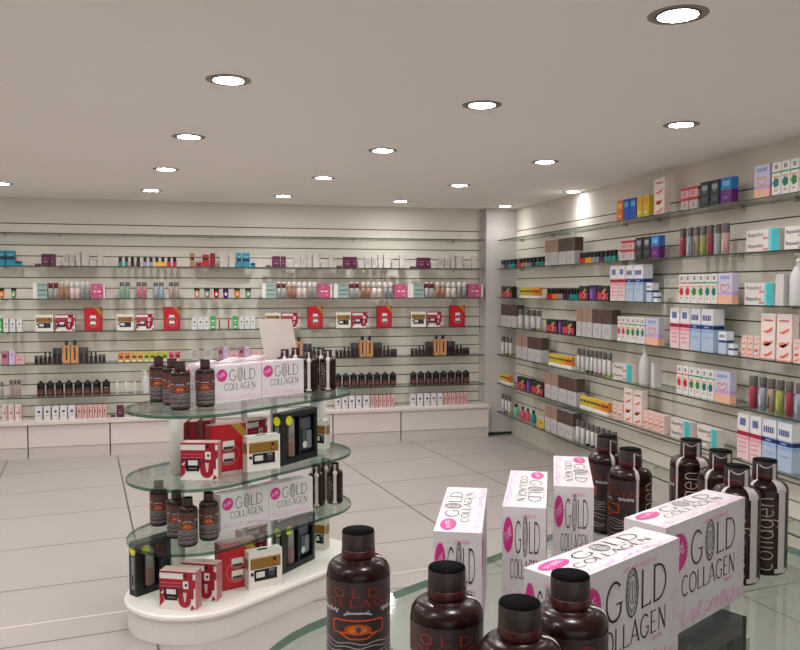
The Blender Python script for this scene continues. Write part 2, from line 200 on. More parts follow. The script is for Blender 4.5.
# ------------------------------------------------------------------ thin art-deco strokes for the printed words
def arc(cx, cy, rx, ry, a0, a1, n=16): return [(cx + rx * COS(math.radians(a0 + (a1 - a0) * k / n)), cy + ry * SIN(math.radians(a0 + (a1 - a0) * k / n))) for k in range(n + 1)]
GL = {'c': (.6, [(arc(.5, .32, .45, .32, 55, 305), 1)]), 'o': (.62, [(arc(.5, .32, .45, .32, 0, 360, 20), 1)]), 'l': (.22, [([(.5, 0), (.5, 1)], 1)]),
      'a': (.62, [(arc(.48, .32, .42, .32, 0, 360, 20), 1), ([(.92, .64), (.92, 0)], 1)]), 'g': (.62, [(arc(.48, .32, .42, .32, 0, 360, 20), 1), ([(.92, .64), (.92, -.1)] + arc(.5, -.1, .42, .2, 0, -150, 10), 1)]),
      'e': (.62, [([(.06, .32), (.94, .32)] + arc(.5, .32, .44, .32, 0, 310, 18), 1)]), 'n': (.6, [([(.1, 0), (.1, .64)], 1), ([(.1, .4)] + arc(.5, .36, .4, .28, 160, 0, 10) + [(.9, 0)], 1)]),
      'G': (.95, [(arc(.5, .5, .5, .5, 48, 322), 1), ([(.9, .19), (.9, .42)], 1), ([(.62, .42), (1, .42)], .6)]),
      'O': (.95, [(arc(.5, .5, .48, .5, 0, 360, 24), 1)]), 'C': (.85, [(arc(.55, .5, .52, .5, 50, 310), 1)]),
      'L': (.62, [([(.08, 1), (.08, 0)], 1.2), ([(.08, .02), (.95, .02)], .6), ([(.95, 0), (.95, .1)], .6)]),
      'D': (.9, [([(.1, 1), (.1, 0)], 1.2), ([(.1, .98), (.35, .98)] + arc(.35, .5, .62, .48, 90, -90, 14) + [(.1, .02)], .9)]),
      'A': (.9, [([(0, 0), (.5, 1)], .7), ([(.5, 1), (1, 0)], 1.3), ([(.18, .32), (.82, .32)], .6)]),
      'E': (.66, [([(.1, 1), (.1, 0)], 1.2), ([(.1, .98), (.9, .98)], .6), ([(.1, .5), (.75, .5)], .6), ([(.1, .02), (.9, .02)], .6)]),
      'N': (.9, [([(.1, 0), (.1, 1)], .7), ([(.1, 1), (.9, 0)], 1.3), ([(.9, 0), (.9, 1)], .7)]),
      'P': (.7, [([(.1, 0), (.1, 1), (.5, 1)] + arc(.5, .75, .4, .25, 90, -90, 8) + [(.1, .5)], 1)]),
      'U': (.8, [([(.1, 1), (.1, .35)] + arc(.5, .35, .4, .35, 180, 360, 8) + [(.9, 1)], 1)]),
      'R': (.75, [([(.1, 0), (.1, 1), (.5, 1)] + arc(.5, .75, .4, .25, 90, -90, 8) + [(.1, .5)], 1), ([(.45, .5), (.95, 0)], 1)])}
def word(mb, mp, txt, u0, u1, v0, v1, w, m, gap=.16, skip=(), tr=None):
    tot = sum(GL[c][0] for c in txt) + gap * (len(txt) - 1); k = (u1 - u0) / tot; u = u0; h = v1 - v0; spans = []
    for i, c in enumerate(txt):
        wd, strokes = GL[c]
        spans.append((u, u + wd * k))
        if i not in skip:
            for pts, f in strokes:
                P = [(u + x * wd * k, v0 + y * h) for x, y in pts]
                if tr: P = [tr(*q) for q in P]
                mb.stroke(mp, P, w * f, m, .006)
        u += (wd + gap) * k
    return spans
def text_mesh(txt, size):
    cu = bpy.data.curves.new('lettering', 'FONT'); cu.body = txt; cu.size = size; cu.resolution_u = 2
    o = bpy.data.objects.new('lettering', cu); C.objects.link(o); dg = bpy.context.evaluated_depsgraph_get()
    me = bpy.data.meshes.new_from_object(o.evaluated_get(dg)); V = [tuple(v.co) for v in me.vertices]; F = [tuple(p.vertices) for p in me.polygons]
    bpy.data.objects.remove(o); bpy.data.curves.remove(cu); bpy.data.meshes.remove(me)
    return V, F
def put_text(mb, mp, txt, size, u, v, m):
    V, F = text_mesh(txt, size); i = len(mb.v); mb.v += [tuple(mp(u + a[0], v + a[1])) for a in V]
    for f in F: mb.f.append(tuple(i + k for k in f)); mb.m.append(mb.mi(m)); mb.sm.append(False)

# ------------------------------------------------------------------ colours
WHITE = (222, 217, 212); BLACK = (22, 20, 22)
COL = dict(lemon=(200, 182, 58), teal=(22, 130, 125), maroon=(72, 28, 38), lilac=(150, 140, 160), yellow=(225, 165, 25), red=(190, 32, 44), grey=(150, 150, 150),
  orange=(216, 124, 44), green=(110, 165, 130), purple=(88, 50, 130), peach=(215, 150, 125), amber=(215, 160, 40), lime=(180, 180, 45), pink=(205, 80, 105),
  bronze=(150, 105, 75), blush=(220, 195, 190), blue=(140, 170, 195), taupe=(175, 145, 135), slate=(146, 156, 166), beige=(168, 144, 120), rose=(190, 152, 146), wine=(152, 60, 78), moss=(152, 158, 84),
  silver=(196, 190, 190), mauve=(165, 120, 150), olive=(150, 170, 70), ink=(190, 186, 192))
def mc(n, rough=.4): return M(*COL[n], rough)

# ------------------------------------------------------------------ small packs and bottles (local x along the front, y to the back, z up)
_tpl = {}
def cached(f):
    def g(*a):
        k = (f.__name__,) + a
        if k not in _tpl: _tpl[k] = f(*a)
        return _tpl[k]
    return g
def carton(name, w, d, h, col, prints=(), side=None, top=None, rough=.45, extra=None):
    mb = MB(); base = M(*col, rough)
    mb.box(-w / 2, w / 2, 0, d, 0, h, base, top=M(*top) if top else None, right=M(*side) if side else None)
    fm = front_map(w)
    for k, (a, b, c, e, cc) in enumerate(prints):
        mb.rect(front_map(w, .0006 + .0003 * k), a * w, b * w, c * h, e * h, M(*cc))
        if a <= .02 and b >= .98:
            mb.rect(right_map(w, d), .001, d - .001, c * h, e * h, M(*cc))
            mb.rect(plane_map((-w / 2, d, 0), (0, -1, 0), (0, 0, 1)), .001, d - .001, c * h, e * h, M(*cc))
    if extra: extra(mb, w, d, h, front_map(w, .0016))
    return (name, mb.mesh(name), [])
def bars(u0, u1, v0, v1, n, cc):
    L = []; k = (u1 - u0) / n
    for i in range(n): L.append((u0 + i * k, u0 + (i + .68) * k, v0, v1, cc))
    return L
@cached
def nail(c, w):
    h = .098; r = w / 2; b = MB(); d = max(.016, w * .55); p = mc(c, .15)
    b.box(-r, r, 0, d, 0, .046, p); b.poly([(-r, 0, .046), (r, 0, .046), (r * .5, d * .3, .052), (-r * .5, d * .3, .052)], p); b.poly([(r, 0, .046), (r, d, .046), (r * .5, d * .7, .052), (r * .5, d * .3, .052)], p); b.poly([(r, d, .046), (-r, d, .046), (-r * .5, d * .7, .052), (r * .5, d * .7, .052)], p); b.poly([(-r, d, .046), (-r, 0, .046), (-r * .5, d * .3, .052), (-r * .5, d * .7, .052)], p)
    k = MB(); k.box(-r * .78, r * .78, d * .12, d * .88, .0505, h, M(20, 18, 20, .25))
    return ('nail_polish_bottle', b.mesh('nail_polish_bottle'), [('cap', k.mesh('cap'), 'black cap', [])])
@cached
def jar(c, w):
    h = .105; r = w / 2; b = MB(); b.lathe([(r * .6, 0), (r * .8, .006), (r, .07), (r * .95, .078)], 12, mc(c, .2))
    k = MB(); k.lathe([(r, .078), (r, .1), (r * .9, h)], 12, M(25, 23, 24, .3)); q = MB(); q.rect(lambda u, v: Vector((u, -r * .99 - .002, v)), -r * .35, r * .35, .028, .055, M(230, 220, 205))
    return ('cosmetic_jar', None, [('jar', b.mesh('jar'), None, []), ('lid', k.mesh('lid'), 'dark lid', []), ('label', q.mesh('label'), 'pale label', [])])
@cached
def tube(style, c, w, h):
    r = w / 2; n = 12
    if style == 'ctube':      # pale capped tube over a coloured base
        lo = {'maroon': (170, 165, 165), 'bronze': (165, 120, 95), 'blush': (222, 200, 195), 'grey': (150, 145, 142)}[c]; cap = {'maroon': (110, 30, 42), 'bronze': (190, 170, 150)}.get(c, (205, 200, 196))
        b = MB(); b.lathe([(r, 0), (r, h * .42), (r * .98, h * .62)], n, M(*lo, .35)); k = MB(); k.lathe([(r, h * .62), (r * .96, h * .93), (r * .7, h * .94), (r * .7, h)], n, M(*cap, .3), mfun=lambda q: M(*(cap if q == 0 else (232, 225, 215)), .3))
    else:
        cap = (96, 91, 90); b = MB(); split = .7 if style == 'ltube' else .74
        cc = COL[c]; pale = (198, 192, 190)
        if c in ('silver', 'mauve', 'olive', 'ink'):
            cc = pale; band = {'silver': (178, 172, 172), 'mauve': (150, 95, 135), 'olive': (150, 170, 60), 'ink': (30, 26, 32)}[c]
            b.lathe([(r, 0), (r, h * .1), (r, h * .2), (r, h * split)], n, M(*cc, .35), mfun=lambda q: M(*(band if q == (1 if c == 'silver' else 0) else cc), .35))
        else:
            b.lathe([(r, 0), (r, h * split * .98), (r * .9, h * split)], n, M(*([int(x * .45 + 172 * .55) for x in cc] if style == 'stube' else cc), .3))
            b.rect(lambda u, v: Vector((u, -r * 1.0 - .001, v)), -r * .28, r * .28, h * .12, h * .5, M(*(cc if style == 'stube' else [min(255, int(x * 1.25)) for x in cc])) if c != 'beige' else M(80, 55, 50))
        k = MB(); k.lathe([(r * .95, h * split), (r, h * split + .004), (r, h - .003), (r * .9, h)], n, M(*cap, .3, .5))
    return ('cosmetic_tube', None, [('tube_body', b.mesh('tube_body'), None, []), ('cap', k.mesh('cap'), None, [])])
@cached
def perf(s, w):
    h = {'s': .078, 'm': .105, 'l': .152, 'o': .225}[s]; r = w / 2
    if s == 'o':
        b = MB(); b.box(-r, r, 0, .045, 0, h * .78, M(204, 146, 100, .2), top=M(225, 190, 150)); b.rect(front_map(w), w * .4, w * .6, h * .12, h * .7, M(40, 28, 28)); k = MB(); k.box(-r * .45, r * .45, .01, .035, h * .78, h, M(60, 50, 48, .3))
    else:
        b = MB(); b.box(-r, r, 0, w, 0, h * .62, M(48, 30, 34, .15, .6)); k = MB(); k.box(-r * .95, r * .95, .002, w - .002, h * .62, h, M(62, 66, 68, .3)) if s != 'm' else k.box(-r * .5, r * .5, w * .25, w * .75, h * .62, h, M(40, 42, 44, .3))
    return ('perfume_bottle', None, [('bottle', b.mesh('bottle'), None, []), ('cap', k.mesh('cap'), None, [])])
@cached
def darkbottle(w):
    r = w / 2; b = MB(); b.lathe([(r * .95, 0), (r, .004), (r, .065), (r, .072)], 14, M(72, 36, 36, .2, .6)); k = MB(); k.lathe([(r, .072), (r, .125), (r * .85, .132), (r * .4, .134), (r * .4, .15)], 14, M(24, 22, 24, .25))
    q = MB(); q.rect(lambda u, v: Vector((r * 1.01 * SIN(u / r), -r * 1.01 * COS(u / r), v)), -r * .7, r * .7, .02, .05, M(110, 62, 58), 6)
    return ('toner_bottle', None, [('bottle', b.mesh('bottle'), None, []), ('cap', k.mesh('cap'), 'black cap', []), ('label', q.mesh('label'), None, [])])
@cached
def vial(c, w):
    h = .092; r = w / 2; mb = MB(); mb.box(-r, r, 0, w, 0, h, mc(c), top=M(225, 190, 90)); mb.rect(front_map(w), w * .12, w * .88, h * .42, h * .62, M(48, 30, 24)); mb.rect(front_map(w), w * .05, w * .95, h * .02, h * .18, M(235, 225, 190))
    return ('lip_balm_pack', mb.mesh('lip_balm_pack'), [])
@cached
def pump(w, h):
    r = w / 2; b = MB(); b.lathe([(r * .95, 0), (r, .006), (r, h * .5), (r * .88, h * .6), (r * .5, h * .72), (r * .28, h * .76), (r * .28, h * .82)], 16, M(206, 203, 204, .35)); k = MB()
    k.lathe([(r * .34, h * .82), (r * .34, h * .88), (r * .12, h * .89), (r * .12, h * .96)], 12, M(226, 224, 222, .3)); z = MB(); z.box(-r * .75, r * .2, -r * .14, r * .14, h * .945, h, M(230, 228, 226, .3))
    return ('pump_bottle', None, [('bottle', b.mesh('bottle'), None, []), ('pump', k.mesh('pump'), 'white pump', [('nozzle', z.mesh('nozzle'))])])
@cached
def flacon(c, w):
    r = w / 2; b = MB(); b.lathe([(r * .9, 0), (r, .005), (r, .08), (r * .4, .1)], 12, mc(c, .25)); k = MB(); k.lathe([(r * .45, .1), (r * .5, .13), (r * .4, .134)], 10, M(24, 24, 26, .3))
    return ('lotion_bottle', None, [('bottle', b.mesh('bottle'), None, []), ('cap', k.mesh('cap'), None, [])])
@cached
def stick(c, w):
    mb = MB(); mb.lathe([(w / 2, 0), (w / 2, .1), (w * .35, .105), (w * .35, .125)], 8, M(190, 70, 60) if c == 'red' else M(226, 222, 220)); return ('applicator_stick', mb.mesh('applicator_stick'), [])

# ---- gift boxes
@cached
def giftred(w, h, d):
    R, W, K = (160, 22, 44), (226, 218, 214), (38, 14, 22)
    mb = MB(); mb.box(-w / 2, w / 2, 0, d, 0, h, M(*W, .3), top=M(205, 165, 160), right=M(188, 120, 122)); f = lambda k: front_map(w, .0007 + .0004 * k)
    def r(k, a, b, c, e, col): mb.rect(f(k), a * w, b * w, c * h, e * h, M(*col, .3))
    r(0, 0, 1, .58, .8, R); r(0, 0, 1, .95, 1, (150, 40, 55)); r(1, .66, .93, .3, .97, R); mb.disc(f(2), .72 * w, .9 * h, .05 * w, .05 * h, M(*K), 16); r(0, 0, .95, .3, .58, (120, 20, 42)); r(2, 0, .6, .69, .7, (225, 140, 150)); r(2, 0, .6, .6, .61, (225, 140, 150))
    mb.disc(f(1), .7 * w, .26 * h, .18 * w, .2 * h, M(*R, .3), 24); mb.poly([f(1)(0, .06 * h), f(1)(.13 * w, .2 * h), f(1)(.1 * w, .45 * h), f(1)(0, .3 * h)], M(*R))
    mb.poly([f(2)(.02 * w, .42 * h), f(2)(.13 * w, .5 * h), f(2)(.09 * w, .4 * h)], M(*W)); mb.poly([f(2)(.85 * w, 0), f(2)(.99 * w, .05 * h), f(2)(.9 * w, .16 * h)], M(*R))
    win = MB(); win.rect(f(3), .14 * w, .5 * w, .24 * h, .55 * h, M(*K, .25)); card = MB(); card.rect(f(4), .2 * w, .46 * w, .4 * h, .53 * h, M(215, 210, 212)); card.rect(f(4), .22 * w, .44 * w, .3 * h, .33 * h, M(130, 110, 118))
    lab = MB(); lab.rect(f(4), .66 * w, .81 * w, .56 * h, .76 * h, M(*W)); lab.disc(f(5), .745 * w, .66 * h, .035 * w, .04 * h, M(*K), 12)
    dr = MB(); dr.poly([f(4)(.66 * w, .46 * h), f(4)(.76 * w, .46 * h), f(4)(.73 * w, .22 * h), f(4)(.69 * w, .22 * h)], M(205, 190, 192))
    return ('gift_box', mb.mesh('gift_box'), [('window', win.mesh('window'), 'dark window', [('label_card', card.mesh('label_card'))]), ('label', lab.mesh('label'), 'white label with a black dot', []), ('applicator', dr.mesh('applicator'), None, [])])
@cached
def giftgold(w, h, d):
    W, G, K = (226, 220, 212), (140, 100, 40), (26, 24, 28)
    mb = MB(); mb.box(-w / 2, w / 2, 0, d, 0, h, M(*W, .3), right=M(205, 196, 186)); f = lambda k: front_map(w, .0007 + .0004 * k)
    mb.rect(f(0), .05 * w, .95 * w, .52 * h, .8 * h, M(*G, .35)); mb.rect(f(0), .05 * w, .95 * w, .8 * h, .83 * h, M(190, 160, 120)); mb.rect(right_map(w, d), .004, d - .004, .5 * h, .8 * h, M(*G, .35)); mb.rect(plane_map((-w / 2, d, 0), (0, -1, 0), (0, 0, 1)), .004, d - .004, .5 * h, .8 * h, M(*G, .35))
    mb.rect(plane_map((-w / 2, 0, h), (1, 0, 0), (0, 1, 0)), .3 * w, .6 * w, .2 * d, .6 * d, M(*K))
    win = MB(); win.rect(f(1), .16 * w, .84 * w, .2 * h, .5 * h, M(*K, .25)); win.disc(f(1), .1 * w, .4 * h, .05 * w, .05 * h, M(*K), 12)
    card = MB(); card.rect(f(2), .22 * w, .47 * w, .29 * h, .44 * h, M(214, 208, 204)); cd2 = MB(); cd2.rect(f(2), .6 * w, .76 * w, .28 * h, .48 * h, M(60, 62, 80)); cd2.rect(f(2), .6 * w, .76 * w, .42 * h, .48 * h, M(190, 190, 196))
    bt = MB(); bt.rect(f(2), .73 * w, .81 * w, .57 * h, .78 * h, M(*K)); bt.rect(f(3), .745 * w, .795 * w, .6 * h, .68 * h, M(225, 120, 70))
    return ('gift_box', mb.mesh('gift_box'), [('window', win.mesh('window'), 'black window', [('label_card', card.mesh('label_card')), ('picture_card', cd2.mesh('picture_card'))]), ('bottle_picture', bt.mesh('bottle_picture'), None, [])])
@cached
def tallred(w, h, d):
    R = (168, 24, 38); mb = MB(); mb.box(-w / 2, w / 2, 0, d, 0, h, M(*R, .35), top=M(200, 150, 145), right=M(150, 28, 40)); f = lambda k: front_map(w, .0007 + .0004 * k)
    mb.rect(f(0), .05 * w, .95 * w, .03 * h, .95 * h, M(186, 28, 40, .35)); mb.stroke(f(1), arc(.5 * w, .36 * h, .3 * w, .22 * h, 0, 360, 24), .006, M(205, 90, 100))
    rb = MB(); rb.poly([f(2)(.55 * w, h), f(2)(.82 * w, h), f(2)(w, .82 * h), f(2)(w, .62 * h)], M(170, 128, 48, .3)); rb.poly([f(2)(w, h), f(2)(.82 * w, h), f(2)(w, .82 * h)], M(150, 30, 40))
    lab = MB()
    for z in (.48, .22):
        lab.rect(f(2), .34 * w, .66 * w, z * h, (z + .17) * h, M(225, 218, 212)); lab.rect(f(3), .36 * w, .64 * w, z * h, (z + .05) * h, M(70, 40, 44)); lab.disc(f(2), .5 * w, (z - .01) * h, .14 * w, .05 * h, M(150, 120, 118), 16)
    return ('gift_box', mb.mesh('gift_box'), [('ribbon', rb.mesh('ribbon'), 'gold corner ribbon', []), ('label', lab.mesh('label'), 'two white labels', [])])
@cached
def blackset(w, h, d):
    K = M(20, 24, 28, .3); mb = MB(); t = .014
    # open carton frame: back, top, bottom, end posts, with a recessed tray behind the clear front
    mb.box(-w / 2, w / 2, d * .5, d, 0, h, M(30, 36, 40, .4)); mb.box(-w / 2, w / 2, 0, d * .5, 0, h * .12, K); mb.box(-w / 2, w / 2, 0, d * .5, h * .9, h, K, top=M(58, 62, 66, .25))
    for a, b in ((0, .14), (.93, 1), (.48, .52)): mb.box((a - .5) * w, (b - .5) * w, 0, d * .5, h * .12, h * .9, K)
    st = MB(); st.disc(front_map(w, .0015), .2 * w, .85 * h, .085 * w, .09 * h, M(222, 214, 30), 24); st.disc(plane_map((-w / 2, d, 0), (0, -1, 0), (0, 0, 1), .001), .5 * d, .85 * h, .4 * d, .09 * h, M(222, 214, 30), 20)
    bt = MB(); bt.lathe([(.026, .0), (.03, .004), (.03, h * .3), (.028, h * .34)], 14, M(128, 96, 88, .3), cx=-.18 * w, cy=d * .28, sy=.45); bt.lathe([(.028, h * .34), (.026, h * .7), (.022, h * .73)], 14, M(150, 148, 146, .3), cx=-.18 * w, cy=d * .28, sy=.45)
    for i in range(len(bt.v)): bt.v[i] = (bt.v[i][0], bt.v[i][1], bt.v[i][2] + h * .125)
    dv = MB(); dv.box(.06 * w, .4 * w, d * .3, d * .5, h * .2, h * .55, M(120, 126, 130, .35)); dv.box(.1 * w, .22 * w, d * .12, d * .3, h * .22, h * .6, M(60, 78, 76, .3)); dv.disc(plane_map((-w / 2, d * .1, 0), (1, 0, 0), (0, 0, 1)), .66 * w, .3 * h, .06 * w, .07 * h, M(200, 205, 205), 20); dv.box(.06 * w, .38 * w, d * .35, d * .5, h * .6, h * .82, M(80, 84, 90, .35))
    sd = MB(); sd.rect(plane_map((-w / 2, d, 0), (0, -1, 0), (0, 0, 1), .001), .3 * d, .75 * d, .12 * h, .74 * h, M(128, 132, 134)); sd.rect(plane_map((-w / 2, d, 0), (0, -1, 0), (0, 0, 1), .002), .4 * d, .65 * d, .2 * h, .4 * h, M(50, 54, 58))
    return ('gift_set_box', mb.mesh('gift_set_box'), [('sticker', st.mesh('sticker'), 'round yellow sticker', []), ('bottle', bt.mesh('bottle'), 'bronze bottle behind the window', []), ('device', dv.mesh('device'), 'grey device in the tray', []), ('side_picture', sd.mesh('side_picture'), None, [])])

# ---- white and pink supplement carton with the printed words
PINK = (214, 52, 142); PALEPINK = (240, 176, 214)
def face_print(mp, sx, sy, dark, pink, pale, grey):
    """one printed face; design space .295 x .195 m, scaled by sx, sy"""
    q = lambda u, v: mp(u * sx, v * sy)
    n = (Vector(mp(1, 0)) - Vector(mp(0, 0))).cross(Vector(mp(0, 1)) - Vector(mp(0, 0))).normalized() * .0006
    q2 = lambda u, v: mp(u * sx, v * sy) + n
    pink.disc(q, .041, .143, .032, .032, M(*PINK, .4), 56, .07)
    word(pink, lambda u, v: q2(.041 + (u - .041) * .93 - (v - .143) * .37, .143 + (v - .143) * .93 + (u - .041) * .37), 'PURE', .018, .064, .135, .153, .0022, M(248, 205, 230))
    sp = word(dark, q, 'GOLD', .088, .254, .110, .168, .004, M(58, 40, 34, .3), .14, skip=(1,))
    a, b = sp[1]; cx, rx = (a + b) / 2, (b - a) * .4
    for k, wd in ((1, .0026), (.72, .0016), (.45, .0016)): grey.stroke(q, arc(cx, .141, rx * k, .037 * k, 0, 360, 24), wd, M(88, 82, 82))
    for k in range(18):
        t = 2 * PI * k / 18; grey.stroke(q, [(cx + rx * .74 * COS(t), .141 + .037 * .74 * SIN(t)), (cx + rx * .97 * COS(t + .17), .141 + .037 * .97 * SIN(t + .17))], .0014, M(88, 82, 82))
    grey.stroke(q, [(cx, .128), (cx, .154)], .002, M(88, 82, 82))
    word(dark, q, 'COLLAGEN', .056, .254, .062, .097, .003, M(92, 58, 44, .3), .2)
    rnd = random.Random(7)
    for k in range(15): pale.rect(q, .13 + .0064 * k, .135 + .0064 * k, .176, .176 + .004 + .002 * (k % 3), M(236, 188, 206))
    for k in range(5): pale.rect(q, .214 + .006 * k, .2185 + .006 * k, .05, .056, M(232, 178, 198))
    for k in range(120):
        u = rnd.uniform(.005, .285); v = rnd.uniform(.004, .035) * (1 - .4 * u / .295); L = rnd.uniform(.004, .012); t = rnd.uniform(.3, 2.6)
        pale.stroke(q, [(u, v), (min(.293, u + L * COS(t)), v + L * SIN(t)), (min(.294, u + L * 1.3 * COS(t - .7)), v + L * 1.2 * SIN(t))], rnd.uniform(.001, .0024), M(*rnd.choice([PALEPINK, (232, 150, 200), (246, 205, 228)])))
    for k in range(34):
        u = rnd.uniform(.268, .293); v = rnd.uniform(.04, .19); pale.stroke(q, [(u, v), (u + .0015, v + .008)], .0012, M(244, 205, 226))
@cached
def supplement():
    w, d, h = .295, .08, .195; mb = MB(); mb.box(-w / 2, w / 2, 0, d, 0, h, M(226, 219, 221, .35))
    U = .295; V = .195; seals = []
    for mp, sx, sy in ((plane_map((-w / 2, 0, 0), (1, 0, 0), (0, 0, 1)), 1, 1), (plane_map((w / 2, d, 0), (-1, 0, 0), (0, 0, 1)), 1, 1), (plane_map((-w / 2, 0, h), (1, 0, 0), (0, 1, 0)), 1, d / V),
                       (plane_map((-w / 2, d, 0), (0, -1, 0), (0, 0, 1)), d / U, 1), (plane_map((w / 2, 0, 0), (0, 1, 0), (0, 0, 1)), d / U, 1)):
        seals.append(MB()); face_print(mp, sx, sy, mb, seals[-1], mb, mb)
    return ('supplement_box', mb.mesh('supplement_box'), [('seal', q.mesh('seal'), 'pink scalloped seal', []) for q in seals])
@cached
def drink():
    """dark brown bottle, 23.5 cm"""
    R = .047; n = 40; b = MB(); prof = [(.040, 0), (.045, .004), (R, .010), (R, .176)] + [(.026 + (R - .026) * COS(math.radians(t)), .176 + .019 * SIN(math.radians(t))) for t in (15, 30, 45, 60, 75, 90)] + [(.0245, .197)]
    b.lathe(prof, n, M(36, 15, 13, .26, .3))
    cap = MB(); cap.lathe([(.0238, .1965), (.0245, .198), (.0245, .2338), (.0238, .235), (.0236, .2352)], 32, M(52, 41, 40, .4), mfun=lambda q: M(78, 26, 24, .3) if q == 0 else M(52, 41, 40, .4))
    cap.lathe([(.0242, .2345), (.0238, .2362), (.003, .2364)], 32, M(6, 5, 5, .8, .05)); ring = MB(); ring.lathe([(.0247, .1975), (.0252, .199), (.0252, .2085), (.0247, .2095)], 32, M(70, 22, 20, .35))
    def mp(eps): return lambda u, v: Vector(((R + eps) * SIN(u / R), -(R + eps) * COS(u / R), v))
    band = MB(); A = math.radians(100) * R; band.rect(mp(.0008), -A, A, .012, .172, M(66, 53, 52, .35), 28); band.rect(mp(.0009), -A, A, .144, .147, M(90, 42, 34), 28)
    pr = band; m2 = mp(.0016); OR = M(158, 60, 44); E = M(214, 90, 36); 
    word(pr, m2, 'GOLD', -.064, .03, .151, .163, .0018, OR, .7); word(pr, m2, 'COLLAGEN', -.066, .075, .137, .147, .0016, OR, .5)
    loop = [(-.036, .098), (.036, .098), (.038, .101), (.038, .114), (.034, .117), (-.034, .117), (-.038, .114), (-.038, .101), (-.036, .098)]
    pr.stroke(m2, loop, .0022, E, .005); pr.stroke(m2, [(-.028, .098), (-.012, .090), (.012, .090), (.028, .098)], .0022, E, .005); pr.disc(m2, 0, .1035, .02, .0085, M(186, 78, 26), 28); pr.disc(mp(.0021), 0, .104, .014, .006, M(222, 116, 24), 24); pr.disc(mp(.0026), .001, .104, .004, .0045, M(84, 60, 100), 16)
    tx = band; W = M(196, 188, 190)
    for u0, u1 in ((-.07, -.03), (.036, .07)):
        P = [(u0 + (u1 - u0) * k / 16, .130 + .0034 * SIN(k * 2.4)) for k in range(17)]; tx.stroke(m2, P, .0022, W, .005)
    tx.stroke(m2, arc(0, .124, .02, .004, 10, 170, 12), .0026, W); tx.stroke(m2, arc(0, .131, .016, .004, 190, 350, 12), .0016, W)
    for k, z in enumerate((.083, .077, .07, .063, .052, .044, .03, .024)): tx.stroke(m2, [(-.06 + .008 * j, z + .0018 * SIN(j * 1.3 + k)) for j in range(16)], .0012, W, .006)
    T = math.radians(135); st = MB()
    for s, wd in ((-1, .006), (1, .017)):          # pale stripes on either side of the side panel
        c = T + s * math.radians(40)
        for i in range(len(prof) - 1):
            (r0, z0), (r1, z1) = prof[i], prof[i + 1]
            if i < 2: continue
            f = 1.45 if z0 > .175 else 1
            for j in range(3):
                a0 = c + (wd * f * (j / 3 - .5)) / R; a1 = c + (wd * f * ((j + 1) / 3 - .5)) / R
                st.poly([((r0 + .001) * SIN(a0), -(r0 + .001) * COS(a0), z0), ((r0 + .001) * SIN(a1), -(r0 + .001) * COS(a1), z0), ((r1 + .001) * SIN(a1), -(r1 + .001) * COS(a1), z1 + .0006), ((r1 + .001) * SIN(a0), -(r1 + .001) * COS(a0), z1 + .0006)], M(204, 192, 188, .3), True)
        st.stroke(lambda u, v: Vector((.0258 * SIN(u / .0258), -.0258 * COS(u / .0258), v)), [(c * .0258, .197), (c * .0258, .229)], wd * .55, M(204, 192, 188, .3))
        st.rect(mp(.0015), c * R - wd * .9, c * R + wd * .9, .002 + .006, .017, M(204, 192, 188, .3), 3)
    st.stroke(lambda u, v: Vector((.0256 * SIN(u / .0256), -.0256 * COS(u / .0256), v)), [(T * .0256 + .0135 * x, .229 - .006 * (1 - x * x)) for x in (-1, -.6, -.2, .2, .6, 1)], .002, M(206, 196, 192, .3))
    sl = MB(); c = T * R
    sl.rect(mp(.0007), c - .026, c + .026, .012, .16, M(52, 30, 24, .25), 8)
    word(sl, mp(.0015), 'collagen', .014, .166, c - .013, c + .026, .0017, M(198, 180, 162), .14, tr=lambda u, v: (2 * c - v, u))
    return ('supplement_bottle', b.mesh('supplement_bottle'), [('cap', cap.mesh('cap'), 'dark cap', [('cap_ring', ring.mesh('cap_ring'))]), ('label_band', band.mesh('label_band'), 'grey brown label', []), ('pale_stripe', st.mesh('pale_stripe'), 'pale glossy stripes', []), ('side_panel', sl.mesh('side_panel'), 'vertical cream lettering', [])])

# ------------------------------------------------------------------ what each shelf kind looks like
def coral_extra(mb, w, d, h, f):
    c = M(226, 104, 84)
    for z in (.62, .33, .1):
        mb.poly([f(.14 * w, (z - .02) * h), f(.5 * w, (z + .02) * h), f(.86 * w, (z + .1) * h), f(.78 * w, (z + .02) * h), f(.45 * w, (z - .05) * h)], c)
    mb.disc(f, .42 * w, .34 * h, .26 * w, .06 * h, M(232, 128, 98), 14)
    mb.stroke(f, [(.18 * w + .064 * w * k, (.85 + .012 * (k % 2)) * h) for k in range(11)], .03 * h, M(220, 130, 120))
def heart_extra(mb, w, d, h, f):
    P = [(.5, .36), (.2, .5), (.22, .6), (.38, .62), (.5, .56), (.64, .63), (.8, .6), (.78, .5), (.5, .36)]
    mb.stroke(f, [(a * w, b * h) for a, b in P], .05 * w, M(228, 150, 90))
    for a, b in ((.2, .32), (.36, .46), (.5, .6), (.66, .8)): mb.rect(f, a * w, b * w, .8 * h, .9 * h, M(120, 150, 205))
def blob(c):
    def g(mb, w, d, h, f):
        mb.disc(f, .48 * w, .4 * h, .33 * w, .13 * h, M(*c), 10, .25)
        mb.rect(f, .3 * w, .7 * w, .8 * h, .93 * h, M(150, 140, 150)); mb.rect(f, .15 * w, .85 * w, .55 * h, .6 * h, M(235, 150, 120)); mb.rect(f, .3 * w, .65 * w, .14 * h, .2 * h, M(200, 150, 130))
    return g
def swirl(mb, w, d, h, f):
    mb.stroke(f, [(.55 * w, .1 * h), (.7 * w, .35 * h), (.5 * w, .55 * h), (.75 * w, .75 * h)], .1 * w, M(222, 170, 120))
    for k in range(3): mb.disc(f, (.2 + .28 * k) * w, .85 * h, .07 * w, .06 * h, M(48, 110, 80), 8)
